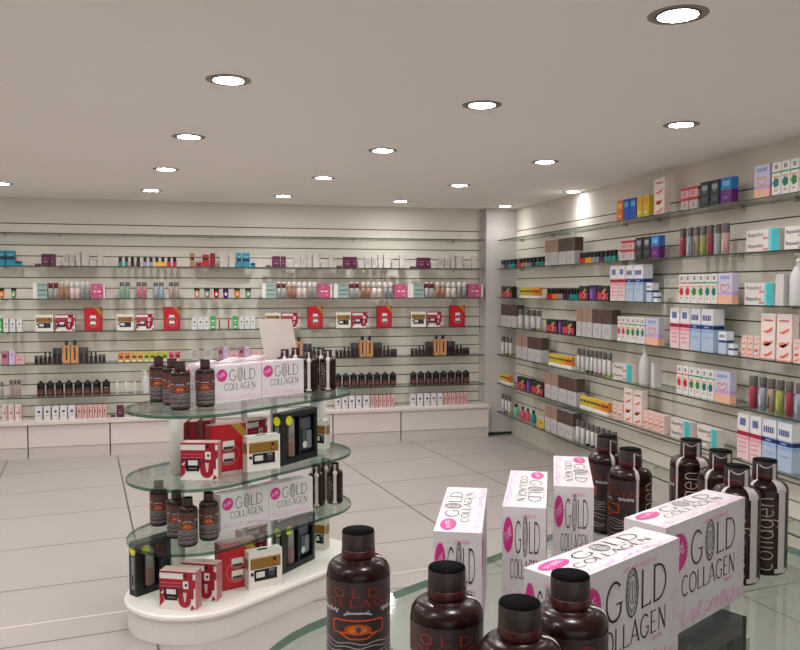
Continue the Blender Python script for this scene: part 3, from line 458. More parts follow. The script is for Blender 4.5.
def dot_extra(c):
    def g(mb, w, d, h, f): mb.disc(f, .5 * w, .6 * h, .2 * w, .2 * w, M(*c), 12); mb.rect(f, .25 * w, .75 * w, .3 * h, .36 * h, M(170, 165, 165))
    return g
def med_extra(name):
    def g(mb, w, d, h, f):
        put_text(mb, f, name, h * .5, .06 * w, .4 * h, M(70, 68, 78))
    return g
BEP = ('Bepanthol', 'Bepanthen')
def make(kind, w, k=0):
    c = kind.split(':')[1] if ':' in kind else None; b = kind.split(':')[0]; w = max(.006, round(w, 3)); k = 0
    key = ('make', kind, w)
    if key in _tpl: return _tpl[key]
    t = _make(b, c, w); _tpl[key] = t
    return t
def _make(b, c, w):
    if b == 'nail': return nail(c, w)
    if b == 'jar': return jar(c, w)
    if b == 'ctube': return tube('ctube', c, w, .17)
    if b == 'stube': return tube('stube', c, w, .168 if c != 'grey' else .15)
    if b == 'ltube': return tube('ltube', c, w, .205)
    if b == 'perf': return perf(c, w)
    if b == 'darkbottle': return darkbottle(w)
    if b == 'vial': return vial(c, w)
    if b == 'pumpbottle': return pump(w, .235)
    if b == 'pumplarge': return pump(w, .312)
    if b == 'flacon': return flacon(c, w)
    if b == 'stick': return stick(c, w)
    if b == 'giftred': return giftred(w, .168, .07)
    if b == 'giftgold': return giftgold(w, .168, .07)
    if b == 'tallred': return tallred(w, .238, .06)
    CT = {
     'bluebox': ('skincare_carton', .06, .15, (30, 135, 165), [(0, 1, .4, .62, (28, 44, 62)), (.3, .8, .68, .76, (120, 190, 205))]),
     'bluesmall': ('skincare_carton', .05, .045, (30, 135, 165), [(.1, .9, .5, 1, (30, 40, 52))]),
     'purplebox': ('skincare_carton', .05, .12, (84, 24, 56), [(.1, .9, .62, .66, (150, 110, 130)), (.25, .75, .3, .45, (140, 95, 120))]),
     'purpleflat': ('cream_carton', .05, .022, (78, 26, 48), [(.2, .8, .3, .7, (130, 80, 100))]),
     'pale': ('pale_carton', .05, .118, (190, 182, 176), [(.15, .85, .3, .7, (168, 160, 158)), (.25, .75, .76, .84, (150, 144, 144))]),
     'paletall': ('pale_carton', .05, .145, (196, 188, 182), [(.8, 1, 0, 1, (178, 170, 164)), (.2, .7, .7, .76, (172, 164, 160))]),
     'palesmall': ('pale_carton', .05, .06, (194, 186, 180), [(.2, .8, .5, .7, (176, 168, 166))]),
     'goldtall': ('perfume_carton', .05, .145, (168, 124, 78), [(.1, .9, .5, .7, (40, 26, 24))]),
     'redflat': ('perfume_carton', .05, .045, (170, 36, 46), [(.15, .85, .35, .7, (60, 20, 26))]),
     'redbox': ('perfume_carton', .05, .13, (182, 38, 48), [(.1, .9, .55, .75, (50, 22, 28))]),
     'redtall': ('perfume_carton', .05, .145, (150, 28, 36), [(.15, .85, .5, .68, (40, 16, 20)), (.3, .6, .55, .62, (180, 150, 150))]),
     'mintbox': ('skincare_carton', .06, .155, (150, 172, 165), [(0, .27, 0, 1, (228, 220, 214)), (.35, .95, .5, .58, (80, 100, 98)), (.35, .95, .2, .26, (80, 100, 98)), (.35, .95, .84, .9, (104, 130, 126))]),
     'pinkbox': ('skincare_carton', .06, .15, (186, 84, 122), [(.9, 1, 0, 1, (230, 215, 215)), (.2, .36, .42, .52, (232, 210, 218)), (.45, .7, .42, .52, (232, 210, 218)), (.3, .4, .75, .82, (225, 180, 200)), (.6, .7, .15, .22, (225, 180, 200)), (.75, .85, .85, .92, (225, 180, 200))]),
     'rosebox': ('soap_carton', .05, .13, (178, 120, 138), [(.2, .8, .5, .75, (96, 48, 60))]),
     'lilacbox': ('soap_carton', .05, .135, (205, 180, 208), [(.25, .75, .65, .75, (160, 120, 165))]),
     'lowpink': ('soap_carton', .06, .085, (222, 168, 176), [(.2, .8, .4, .6, (205, 130, 145))]),
     'slim': ('slim_carton', .035, .138, (216, 176, 172), [(.25, .5, .12, .85, (190, 110, 112)), (.3, .7, .45, .6, (120, 60, 66))]),
     'slimtall': ('slim_carton', .05, .165, (226, 206, 202), [(.6, .9, .1, .9, (205, 160, 160)), (.25, .6, .45, .55, (150, 60, 70))]),
     'redpack': ('small_pack', .05, .16, (205, 186, 184), [(0, 1, .88, 1, (190, 34, 44)), (0, 1, .42, .56, (188, 40, 48)), (.2, .7, .62, .82, (222, 120, 120)), (.3, .7, .12, .34, (170, 160, 165))]),
     'blackpack': ('small_pack', .05, .175, (38, 38, 42), [(.2, .8, .66, .86, (150, 155, 165)), (.35, .65, .55, .66, (110, 112, 120)), (.2, .8, .2, .4, (78, 76, 84))]),
     'violetpack': ('small_pack', .05, .175, (96, 32, 112), [(0, 1, .55, 1, (40, 120, 190)), (.2, .8, .68, .88, (110, 180, 220)), (.25, .7, .2, .3, (150, 80, 160))]),
     'bigpink': ('large_carton', .085, .29, (228, 200, 202), [(0, 1, .64, 1, (226, 222, 224)), (0, 1, .52, .61, (160, 24, 52)), (.22, .72, .74, .9, (96, 112, 165)), (.15, .8, .35, .38, (222, 130, 145)), (.15, .8, .25, .28, (222, 130, 145)), (.15, .8, .14, .17, (222, 140, 150)), (0, 1, .44, .5, (232, 150, 165))]),
     'bigblue': ('large_carton', .085, .29, (172, 190, 212), [(0, 1, .64, 1, (226, 224, 228)), (0, 1, .52, .61, (24, 40, 104)), (0, 1, .44, .5, (140, 176, 216))] + bars(.1, .85, .72, .85, 5, (70, 86, 140)) + [(.25, .65, .55, .58, (150, 170, 210)), (.2, .8, .3, .33, (150, 170, 200))]),
     'smallblue': ('small_carton', .06, .145, (178, 194, 214), [(0, 1, .62, 1, (226, 226, 230)), (0, 1, .5, .6, (30, 48, 112))] + bars(.15, .85, .72, .86, 3, (80, 96, 150))),
     'tiny': ('small_carton', .035, .068, (226, 226, 230), [(0, 1, .4, .6, (40, 60, 120))]),
     'whitebox': ('plain_carton', .06, .185, (200, 196, 194), [(.1, .9, .9, .93, (182, 178, 178))]),
     'lightwood': ('hair_colour_carton', .09, .25, (190, 186, 186), [(0, 1, .52, 1, (158, 128, 112)), (.45, .5, .52, 1, (140, 108, 94)), (.25, .75, .16, .36, (176, 172, 174))]),
     'darkwood': ('hair_colour_carton', .09, .25, (190, 186, 186), [(0, 1, .5, 1, (86, 66, 58)), (.4, .46, .5, 1, (70, 52, 46)), (.25, .75, .16, .36, (176, 172, 174))]),
     'sachet': ('sachet_carton', .08, .12, (210, 178, 70), [(0, 1, .7, 1, (190, 184, 178)), (.2, .8, .3, .5, (190, 140, 40))]),
     'rack': ('tray', .05, .026, (236, 230, 222), []),
     'med': ('medicine_carton', .06, .068, (216, 208, 204), [(.68, 1, 0, 1, (60, 176, 182)), (.68, .78, 0, 1, (130, 196, 196)), (.52, .7, .1, .3, (205, 130, 130))]),
     'longpack': None, 'pill': None}
    if b == 'med2': b = 'med'
    if b == 'longpack':
        cc = {'orange': (228, 116, 28), 'blue': (24, 84, 190), 'yellow': (214, 180, 44)}[c]; hi = {'orange': (240, 190, 70), 'blue': (90, 170, 220), 'yellow': (222, 140, 50)}[c]
        return carton('small_pack', w, .05, .17, cc, [(.15, .85, .62, .86, hi), (.3, .7, .2, .28, (235, 225, 200) if c != 'blue' else (60, 60, 160))])
    if b == 'pill':
        cc = {'red': (196, 32, 40), 'green': (52, 128, 44), 'teal': (16, 116, 104)}[c]; bd = {'red': (220, 110, 130), 'green': (36, 150, 96), 'teal': (60, 170, 140)}[c]
        return carton('vitamin_carton', w, .06, .2, (226, 222, 218), [(0, 1, .68, .73, bd)], extra=blob(cc))
    if b == 'pastel': return carton('vitamin_carton', w, .05, .205, (198, 192, 214), [(0, 1, 0, .28, (232, 178, 150)), (0, 1, .28, .4, (190, 160, 212))], extra=heart_extra)
    if b == 'coraltall': return carton('ointment_carton', w, .05, .278, (230, 212, 204), [(0, 1, 0, .02, (220, 150, 140))], extra=coral_extra)
    if b == 'coralsmall': return carton('ointment_carton', w, .05, .135, (230, 200, 192), [], extra=coral_extra)
    if b == 'pinkset': return carton('beauty_set_box', w, .06, .125, (34, 26, 32), [(.04, .46, .05, .55, (206, 52, 84)), (.72, .98, .05, .5, (196, 50, 80))], extra=swirl)
    if b == 'purpleset': return carton('beauty_set_box', w, .06, .13, (88, 56, 120), [(.2, .5, .1, .7, (150, 110, 180)), (0, 1, .85, 1, (40, 30, 48))])
    if b == 'dotbox': return carton('dotted_carton', w, .05, .128, (216, 216, 214), extra=dot_extra((40, 70, 120)))
    if b == 'dotcarton': return carton('dotted_carton', w, .06, .138, (218, 212, 214), [(.86, 1, 0, 1, (200, 192, 196))], extra=dot_extra((44, 48, 84)))
    if b == 'greenbox': return carton('green_carton', w, .05, .135, (70, 160, 84), [(.2, .8, .1, .24, (225, 228, 220)), (.25, .75, .4, .5, (150, 205, 150)), (.25, .75, .6, .72, (200, 225, 200))])
    n, d, h, col, pr = CT[b]
    return carton(n, w, d, h, col, pr, extra=med_extra(BEP[0]) if b == 'med' else None)
LOOK = {'bluebox': ('blue skincare carton with dark band', 'carton'), 'bluesmall': ('low blue carton with dark lid', 'carton'), 'purplebox': ('dark purple skincare carton', 'carton'), 'purpleflat': ('flat dark purple cream carton', 'carton'),
 'pale': ('pale carton with grey panel', 'carton'), 'paletall': ('tall plain pale carton', 'carton'), 'palesmall': ('low pale carton', 'carton'), 'goldtall': ('tall gold perfume carton', 'carton'), 'redflat': ('low red perfume carton', 'carton'),
 'redbox': ('broad red perfume carton', 'carton'), 'redtall': ('tall dark red perfume carton', 'carton'), 'mintbox': ('white and mint skincare carton', 'carton'), 'pinkbox': ('pink patterned skincare carton', 'carton'), 'rosebox': ('dusky rose soap carton', 'carton'),
 'lilacbox': ('lilac soap carton', 'carton'), 'lowpink': ('low pale pink carton', 'carton'), 'slim': ('slim pink striped carton', 'carton'), 'slimtall': ('tall white and pink carton', 'carton'), 'redpack': ('red and white small pack', 'box'),
 'blackpack': ('black and silver small pack', 'box'), 'violetpack': ('blue and violet small pack', 'box'), 'bigpink': ('large white carton with crimson band', 'carton'), 'bigblue': ('large white carton with navy band', 'carton'),
 'smallblue': ('small pale blue carton', 'carton'), 'tiny': ('tiny white carton with blue band', 'carton'), 'whitebox': ('plain pale grey upright carton', 'carton'), 'lightwood': ('hair colour carton with light brown top', 'carton'),
 'darkwood': ('hair colour carton with dark brown top', 'carton'), 'sachet': ('yellow and grey sachet carton', 'carton'), 'rack': ('white tray of yellow and orange packs', 'tray'), 'med': ('teal ended medicine carton, lower of stack', 'medicine box'),
 'med2': ('teal ended medicine carton, upper of stack', 'medicine box'), 'pastel': ('lilac and peach carton with heart', 'carton'), 'coraltall': ('tall white carton with coral pictures', 'carton'), 'coralsmall': ('small white carton with coral pictures', 'carton'),
 'pinkset': ('black and pink beauty set box', 'box'), 'purpleset': ('narrow purple beauty set box', 'box'), 'dotbox': ('white carton with blue dot', 'carton'), 'dotcarton': ('white carton with navy dot', 'carton'), 'greenbox': ('narrow green carton', 'carton'),
 'darkbottle': ('dark red bottle with black cap', 'bottle'), 'pumpbottle': ('white pump bottle', 'bottle'), 'pumplarge': ('tall white pump bottle', 'bottle'), 'giftred': ('red and white gift box', 'gift box'), 'giftgold': ('white and gold gift box', 'gift box'), 'tallred': ('tall red gift box with gold corner', 'gift box')}
PRE = {'nail': ('%s nail polish bottle with black cap', 'bottle'), 'jar': ('%s jar with dark lid', 'jar'), 'ctube': ('%s two-tone cosmetic tube', 'tube'), 'stube': ('%s tube with dark cap', 'tube'), 'ltube': ('%s tube with dark grey cap', 'tube'),
 'vial': ('%s lip balm pack', 'pack'), 'flacon': ('%s lotion bottle with black cap', 'bottle'), 'stick': ('thin %s applicator stick', 'stick'), 'longpack': ('%s small pack', 'box'), 'pill': ('white vitamin carton with %s picture', 'carton')}
ALIAS = {('ltube', 'silver'): 'pale silver', ('ltube', 'mauve'): 'pale mauve based', ('ltube', 'olive'): 'pale green based', ('ltube', 'ink'): 'pale black based', ('ltube', 'moss'): 'yellow green', ('ltube', 'wine'): 'dark pink', ('vial', 'lime'): 'yellow green'}
PERF = {'s': 'tiny dark perfume bottle with grey cap', 'm': 'small dark perfume bottle with narrow cap', 'l': 'dark perfume bottle with grey cap', 'o': 'tall orange perfume bottle'}
def look(kind):
    b, _, c = kind.partition(':')
    if b == 'perf': return PERF[c], 'bottle'
    if b in PRE: return PRE[b][0] % ALIAS.get((b, c), c), PRE[b][1]
    return LOOK[b]
ORD = ['first', 'second', 'third', 'fourth', 'fifth', 'sixth', 'seventh', 'eighth', 'ninth', 'tenth', 'eleventh', 'twelfth', 'thirteenth', 'fourteenth', 'fifteenth', 'sixteenth', 'seventeenth', 'eighteenth', 'nineteenth', 'twentieth', 'twenty-first', 'twenty-second', 'twenty-third', 'twenty-fourth']
ROUND = ('ltube', 'pumplarge', 'flacon')
def place_row(wall, z, items, where, group):
    count = {}; seen = {}
    for k, a, b in items: count[look(k)[0]] = count.get(look(k)[0], 0) + 1
    for k, a, b in items:
        w = abs(b - a); mid = (a + b) / 2; t = make(k, w * .985); lk, cat = look(k); seen[lk] = i = seen.get(lk, 0) + 1
        zz = z + (.0685 if k == 'med2' else 0)
        if k == 'rack': zz = z
        loc, rot = ((mid, BACK_FRONT, zz), 0) if wall == 'back' else ((RIGHT_FRONT, mid, zz), -PI / 2)
        if wall == 'right' and k.split(':')[0] in ROUND:
            w = w * .985 * RIGHT_FRONT / math.hypot(RIGHT_FRONT, mid) * 1.13; t = make(k, w); mid = mid * (RIGHT_FRONT + .003 + w / 2) / RIGHT_FRONT; loc = (RIGHT_FRONT + .003, mid, zz)
        if t[1] is None: loc = (loc[0], loc[1] + w / 2, zz) if wall == 'back' else (loc[0] + w / 2, loc[1], zz)
        label = '%s, %s%s' % (lk, '' if count[lk] == 1 else ORD[i - 1] + ' from left ', where)
        short = lk.split(' with ')[0].split(',')[0]
        spawn(t, loc, rot, label, cat, '%ss %s' % (short, group) if count[lk] > 1 else None)
        if k == 'rack':
            n = 8; s = w / n; h = .085
            cols = ['lemon', 'lemon', 'lemon', 'lemon', 'amber', 'amber', 'orange', 'orange']
            for j in range(n):
                vt = rackpack(cols[j], round(s * .94, 3)); o = s * (j + .5) - w / 2
                vl = (mid + o, BACK_FRONT + .006, zz + .0265) if wall == 'back' else (RIGHT_FRONT + .006, mid - o, zz + .0265)
                nth = '' if count[lk] == 1 else ', ' + ORD[i - 1] + ' tray'
                spawn(vt, vl, rot, '%s sample pack, %s in white tray%s %s' % ({'lemon': 'yellow', 'amber': 'amber', 'orange': 'orange'}[cols[j]], ORD[j], nth, where), 'pack', 'sample packs in trays ' + group)
@cached
def rackpack(c, w):
    h = .085; mb = MB(); mb.box(-w / 2, w / 2, 0, .03, 0, h, mc(c), top=M(228, 196, 90)); mb.rect(front_map(w), .1 * w, .9 * w, .42 * h, .62 * h, M(40, 26, 22)); mb.rect(front_map(w), .1 * w, .9 * w, .8 * h, .95 * h, M(226, 190, 60))
    return ('sample_pack', mb.mesh('sample_pack'), [])

# ------------------------------------------------------------------ the room
FLOOR_RGB = (160, 152, 147)
XL, XR, YF, YB, ZC = -3.6, 3.54, -5.0, 8.75, 2.62
BACK_FRONT, RIGHT_FRONT = 8.585, 3.345
wallm = plaster('slat_wall_paint', (223, 215, 204)); colm = plaster('column_paint', (194, 187, 184)); ceilm = plaster('ceiling_paint', (241, 236, 232), .8, .03, .5)
mb = MB(); mb.box(XL - .1, XR + .2, YF - .1, YB + .2, -.12, 0, floor_mat()); struct('floor', mb)
mb = MB(); mb.box(XL - .1, XR + .2, YF - .1, YB + .2, ZC, ZC + .12, ceilm); struct('ceiling', mb)
groove = M(84, 76, 68, .7); GZ = [2.36 - .1097 * k for k in range(19)]; GH = .005
def slats(mb, x0, x1, along, y):
    zs = [ZC] + [v for z in GZ for v in (z + GH, z - GH)] + [0]
    for a, b in zip(zs[0::2], zs[1::2]):
        if along == 'x': mb.box(x0, x1, y, y + .02, b, a, wallm)
        else: mb.box(y, y + .02, x0, x1, b, a, wallm)
    if along == 'x': mb.box(x0, x1, y + .012, y + .1, 0, ZC, groove)
    else: mb.box(y + .012, y + .1, x0, x1, 0, ZC, groove)
mb = MB(); slats(mb, XL, 3.14, 'x', YB); mb.box(3.14, XR + .1, YB, YB + .1, 0, ZC, wallm); struct('wall_back', mb)
mb = MB(); slats(mb, YF, 8.6, 'y', XR); struct('wall_right', mb)
mb = MB(); mb.box(3.17, XR + .1, 8.6, YB, 0, ZC, colm); mb.box(3.14, 3.17, 8.72, YB, 0, ZC, colm); o = struct('wall_corner', mb)
mb = MB(); mb.box(XL - .1, XL, YF, YB, 0, ZC, plaster('left_paint', (190, 182, 172))); struct('wall_left', mb)
mb = MB(); fm = plaster('front_paint', (190, 182, 172))
mb.box(XL, XR, YF - .1, YF, 0, .3, fm); mb.box(XL, XR, YF - .1, YF, 2.3, ZC, fm); mb.box(XL, -3.2, YF - .1, YF, .3, 2.3, fm); mb.box(3.2, XR, YF - .1, YF, .3, 2.3, fm); struct('wall_front', mb)
wf = MB(); fr = M(90, 88, 88, .4)  # unseen shop-front window, added to let in ambient fill light
for x in (-3.2, -1.6, 0, 1.6, 3.2): wf.box(x - .03, x + .03, YF - .08, YF - .02, .3, 2.3, fr)
wf.box(-3.2, 3.2, YF - .08, YF - .02, .3, .35, fr); wf.box(-3.2, 3.2, YF - .08, YF - .02, 2.25, 2.3, fr); w1 = struct('added_window_1', wf)
gp = MB(); gp.box(-3.17, 3.17, YF - .055, YF - .045, .35, 2.25, glass_mat('added_window_glass', (.95, .96, .95))); link('pane', gp.mesh('pane'), w1)
mb = MB(); mb.box(3.49, XR, YF, 8.6, 0, .18, plaster('plinth_paint', (196, 188, 178))); struct('baseboard_right', mb)
mb = MB(); mb.box(3.168, 3.49, 8.586, 8.6, 0, .03, M(44, 42, 42, .5)); struct('dark_strip_corner', mb)  # low dark strip along the foot of the column
# thin pale strip crossing the floor along a tile row
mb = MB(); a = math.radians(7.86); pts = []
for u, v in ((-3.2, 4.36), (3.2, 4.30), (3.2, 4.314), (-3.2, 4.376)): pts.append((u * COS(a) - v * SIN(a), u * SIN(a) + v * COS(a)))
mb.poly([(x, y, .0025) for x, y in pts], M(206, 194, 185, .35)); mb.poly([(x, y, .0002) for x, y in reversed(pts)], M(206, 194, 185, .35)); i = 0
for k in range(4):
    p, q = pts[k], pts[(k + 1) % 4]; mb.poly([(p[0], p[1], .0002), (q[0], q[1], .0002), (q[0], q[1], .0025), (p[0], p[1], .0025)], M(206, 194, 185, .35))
struct('floor_strip_1', mb)

# base cabinets along the back wall
cabm = plaster('cabinet_lacquer', (214, 204, 198), .35, .03); kick = M(200, 190, 184, .4)
def cabinet(x0, x1, label, seam=True):
    w = x1 - x0; g = .006; body = MB(); body.box(g, w - g, .02, .28, .0, .34, M(150, 142, 138))
    root = link('base_cabinet', None); root.location = (x0, 8.47, 0); tag(root, label, 'cabinet', 'base cabinets along the back wall')
    link('cabinet_body', body.mesh('cabinet_body'), root)
    f = MB(); f.box(g, w - g, 0, .02, .115, .335, cabm); link('front_panel', f.mesh('front_panel'), root)
    k = MB(); k.box(g if seam else 0, w - (g if seam else 0), .004, .02, 0, .111, kick); link('kick_panel', k.mesh('kick_panel'), root)
XC = [-3.22, -2.46, -1.70, -.927, -.163, .601, 1.365, 2.128, 3.166]
for i, nm in enumerate(['white base cabinet below the back shelves, outermost at the left wall end', 'white base cabinet at the left edge of the view, below the back shelves', 'white base cabinet below the eight dark bottles at left', 'white base cabinet just left of the stocked island, below the back wall shelves', 'white base cabinet mostly hidden behind the left end of the stocked island', 'white base cabinet hidden behind the middle of the stocked island', 'white base cabinet just right of the stocked island, below the back shelves', 'wide white base cabinet at the corner, against the column']):
    cabinet(XC[i], XC[i + 1], nm)
mb = MB(); mb.box(-3.22, 3.168, 8.45, YB - .001, .3405, .37, cabm); o = link('counter_top', mb.mesh('counter_top')); tag(o, 'long white counter top running over the back wall cabinets', 'counter')

# glass shelves
gl = glass_mat('shelf_glass', (.90, .94, .915)); edge = M(44, 62, 54, .2, .6); brk = M(176, 172, 164, .35, .5)
SZ = [2.253, 1.926, 1.598, 1.269, .944, .612, .280]; SN = ['top', 'second', 'third', 'fourth', 'fifth', 'sixth', 'lowest']
def shelf(wall, a, b, z, label):
    L = abs(b - a) - .004; d = .245 if wall == 'back' else .238
    root = link('glass_shelf', None); tag(root, label, 'shelf', 'glass shelves on the %s wall' % wall)
    if wall == 'back': root.location = (a + .002, 8.5, z)
    else: root.location = (3.3, max(a, b) - .002, z); root.rotation_euler[2] = -PI / 2
    g = MB(); g.poly([(0, 0, 0), (L, 0, 0), (L, d, 0), (0, d, 0)], gl); g.poly([(0, 0, -.01), (0, d, -.01), (L, d, -.01), (L, 0, -.01)], gl)
    for p, q in (((0, 0), (L, 0)), ((L, 0), (L, d)), ((L, d), (0, d)), ((0, d), (0, 0))): g.poly([(*p, -.01), (*q, -.01), (*q, 0), (*p, 0)], edge)
    link('glass_panel', g.mesh('glass_panel'), root)
    for f in (.17, .83):
        k = MB(); k.box(L * f - .003, L * f + .003, .19, d, -.026, -.0105, brk); link('bracket', k.mesh('bracket'), root)
cnt = ['far left panel', 'panel left of the island', 'panel above the island', 'panel nearest the column']
for i, z in enumerate(SZ[:6]):
    for j, (a, b) in enumerate(((-3.17, -1.664), (-1.664, -.157), (-.157, 1.345), (1.345, 3.12))): shelf('back', a, b, z, 'clear glass shelf, %s row on the back wall, %s' % (SN[i] if i < 5 else 'lowest', cnt[j]))
rc = ['panel nearest the column', 'second panel from the column', 'third panel from the column', 'panel at the right edge', 'panel nearest the shop front']
for i, z in enumerate(SZ):
    for j, (a, b) in enumerate(((8.585, 7.36), (7.36, 5.86), (5.86, 4.36), (4.36, 2.86), (2.86, 1.36))): shelf('right', a, b, z, 'clear glass shelf, %s row on the right wall, %s' % (SN[i], rc[j]))

# stock
BW = {2: 'second back wall shelf', 3: 'third back wall shelf', 4: 'fourth back wall shelf', 5: 'fifth back wall shelf', 6: 'lowest back wall shelf', 7: 'back counter'}
for r, items in BACK_ROWS.items(): place_row('back', .3702 if r == 7 else SZ[r - 1], items, 'on ' + BW[r], 'on the ' + BW[r])
for r, items in RIGHT_ROWS.items(): place_row('right', SZ[r - 1], items, 'on %s right wall shelf' % SN[r - 1], 'on the %s right wall shelf' % SN[r - 1])

# downlights
lamp = emit_mat('lamp_glow', (1, .99, .985), LAMP); dim = emit_mat('dimmed_lamp_glow', (1, .99, .985), LAMP * .22); rim = M(134, 124, 116, .4, .5, .3); rim2 = M(58, 52, 50, .4, .5, .3)
GX, GY = (1.25, .178), (-.192, 1.397)
names = {}
for i in range(-4, 4):
    for j in range(-2, 4):
        x = 1.373 + i * GX[0] + j * GY[0]; y = 3.798 + i * GX[1] + j * GY[1]
        if (j == -2 and i > -1) or x > XR - .02 or x < XL + .15 or y < YF + .15 or y > YB - .15: continue
        x = min(x, XR - .105)
        root = link('downlight', None); root.location = (x, y, ZC)
        col = {-3: 'far left row', -2: 'left row', -1: 'row above the island', 0: 'middle row', 1: 'row right of middle', 2: 'row along the right wall', -4: 'outer left row', 3: 'outer right row'}[i]
        tag(root, 'round recessed ceiling light, %s, %s from the back' % (col, ORD[3 - j]), 'ceiling light', 'recessed ceiling lights')
        t = MB(); n = 32
        for (r0, z0), (r1, z1), mm in (((.072, -.0015), (.098, -.0015), rim), ((.098, -.0015), (.1, 0), rim), ((.066, -.004), (.074, -.004), rim2), ((.074, -.004), (.075, -.0014), rim2)):
            for k in range(n):
                p, q = 2 * PI * k / n, 2 * PI * (k + 1) / n; t.poly([(r0 * COS(p), r0 * SIN(p), z0), (r1 * COS(p), r1 * SIN(p), z1), (r1 * COS(q), r1 * SIN(q), z1), (r0 * COS(q), r0 * SIN(q), z0)], mm)
        link('trim_ring', t.mesh('trim_ring'), root)
        d = MB(); d.poly([(.067 * COS(2 * PI * k / 24), -.067 * SIN(2 * PI * k / 24), -.003) for k in range(24)], dim if i == 2 else lamp); link('lamp_disc', d.mesh('lamp_disc'), root)
        sp = bpy.data.lights.new('downlight_beam', 'SPOT'); sp.energy = SPOT * (.3 if i == 2 else 1); sp.spot_size = math.radians(140); sp.spot_blend = 1; sp.shadow_soft_size = .06; sp.color = (1, .99, .985)
        so = link('downlight_beam', sp, root); so.location = (0, 0, -.012)

# ------------------------------------------------------------------ islands
bm_white = plaster('island_lacquer', (224, 216, 210), .3, .02); postm = M(214, 206, 202, .35); iedge = glass_mat('island_glass_edge', (.19, .35, .27), rough=.18); igl = glass_mat('island_glass', (.88, .94, .91), rough=.07)
def stadium(r, ln=.707, n=24):
    return [(-ln / 2 + r * COS(PI / 2 + PI * k / n), r * SIN(PI / 2 + PI * k / n)) for k in range(n + 1)] + [(ln / 2 + r * COS(-PI / 2 + PI * k / n), r * SIN(-PI / 2 + PI * k / n)) for k in range(n + 1)]
def ring_solid(mb, prof, m, top=None, mside=None):
    R = [stadium(r) for r, z in prof]
    for q in range(len(prof) - 1):
        n = len(R[0])
        for k in range(n):
            l = (k + 1) % n; mb.poly([(*R[q][k], prof[q][1]), (*R[q][l], prof[q][1]), (*R[q + 1][l], prof[q + 1][1]), (*R[q + 1][k], prof[q + 1][1])], mside or m, False)
    mb.poly([(*p, prof[0][1]) for p in reversed(R[0])], m); mb.poly([(*p, prof[-1][1]) for p in R[-1]], m)
IZ = [1.102, .751, .443, .147]; TH = .016
def island(cx, cy, ang, label):
    root = link('display_island', None); root.location = (cx, cy, 0); root.rotation_euler[2] = math.radians(ang); tag(root, label, 'display stand', 'oval display islands')
    b = MB(); ring_solid(b, [(.331, 0), (.331, .108), (.338, .113), (.346, .12), (.349, .13), (.346, .142), (.338, .147)], bm_white); link('base', b.mesh('base'), root)
    for z in IZ[:3]:
        g = MB(); ring_solid(g, [(.3325, z - TH), (.334, z - TH + .002), (.334, z - .002), (.3325, z)], igl, mside=iedge); o = link('glass_tier', g.mesh('glass_tier'), root); o['label'] = '%s oval glass tier' % {1.102: 'top', .751: 'middle', .443: 'lower'}[z]
    for u, v, r in ((-.387, .096, .036), (.627, .066, .05)):
        p = MB(); z0 = .1475
        for z1 in (IZ[2] - TH - .0005, IZ[1] - TH - .0005, IZ[0] - TH - .0005):
            p.lathe([(r, z0), (r, z1)], 24, postm, cx=u, cy=v); z0 = z1 + TH + .001
        link('post', p.mesh('post'), root)
    for u, v, w in ((0, .02, .022), (.2, .0, .03)):
        p = MB(); z0 = .1475
        for z1 in (IZ[2] - TH - .0005, IZ[1] - TH - .0005, IZ[0] - TH - .0005): p.box(u - w / 2, u + w / 2, v - .012, v + .012, z0, z1, postm); z0 = z1 + TH + .001
        link('upright_bar', p.mesh('upright_bar'), root)
island(.228, 4.376, 37.7, 'three-tier oval glass island stocked with gift boxes in the middle of the floor')
island(.685, 1.295, 30, 'near oval glass island holding the large supplement boxes in the foreground')
def at_corner(t, p, ang, w, z, label, cat, group=None):
    a = math.radians(ang); return spawn(t, (p[0] + w / 2 * COS(a), p[1] + w / 2 * SIN(a), z), a, label, cat, group)
def at_centre(p, ang, d, z, label):      # supplement box by the centre of its footprint
    a = math.radians(ang); return spawn(supplement(), (p[0] + d / 2 * SIN(a), p[1] - d / 2 * COS(a), z), a, label, 'box', 'white supplement boxes')
e = .0004; top = 1.102 + e; SB = 'white supplement boxes'; W = .295
# far island, top tier
at_corner(supplement(), (.06, 4.19), 33, W, top, 'white and pink box standing front-on at left on top tier of the far island', 'box', SB)
at_corner(supplement(), (.3115, 4.3535), 33, W, top, 'white and pink box standing front-on at right on top tier of the far island', 'box', SB)
at_centre((-.004, 4.416), 74, .08, top, 'white and pink box turned end-on behind the bottles on the far island')
at_centre((.152, 4.56), 254, .08, top, 'white and pink box turned end-on behind the left front box, far island')
at_centre((.293, 4.70), 254, .08, top, 'white and pink box turned end-on beside the blank card, far island')
def bottle(p, face, z, label): spawn(drink(), (p[0], p[1], z), math.radians(face), label, 'bottle', 'dark brown supplement bottles')
FT = 'on top tier of the far island'
for p, f, l in (((-.228, 4.346), -2, 'leftmost dark brown bottle ' + FT), ((-.155, 4.21), -2, 'dark brown bottle second from left, half hidden, ' + FT), ((-.11, 4.03), -2, 'dark brown bottle nearest the front glass edge ' + FT), ((.0095, 4.112), -2, 'dark brown bottle touching the left front box ' + FT),
                ((.596, 4.565), -183, 'dark pale-striped bottle beside the right box ' + FT), ((.69, 4.735), -183, 'dark pale-striped bottle, rear of right trio ' + FT), ((.712, 4.6), -183, 'rightmost dark pale-striped bottle ' + FT),
                ((.47, 4.70), -183, 'dark bottle whose cap shows above the right box, left one, far island'), ((.545, 4.80), -183, 'dark bottle whose cap shows above the right box, right one, far island')): bottle(p, f, top, l)
card = link('price_card', None); card.location = (.45, 4.9, top); card.rotation_euler[2] = math.radians(2); tag(card, 'blank white display card standing tall at the back of the far island', 'sign')
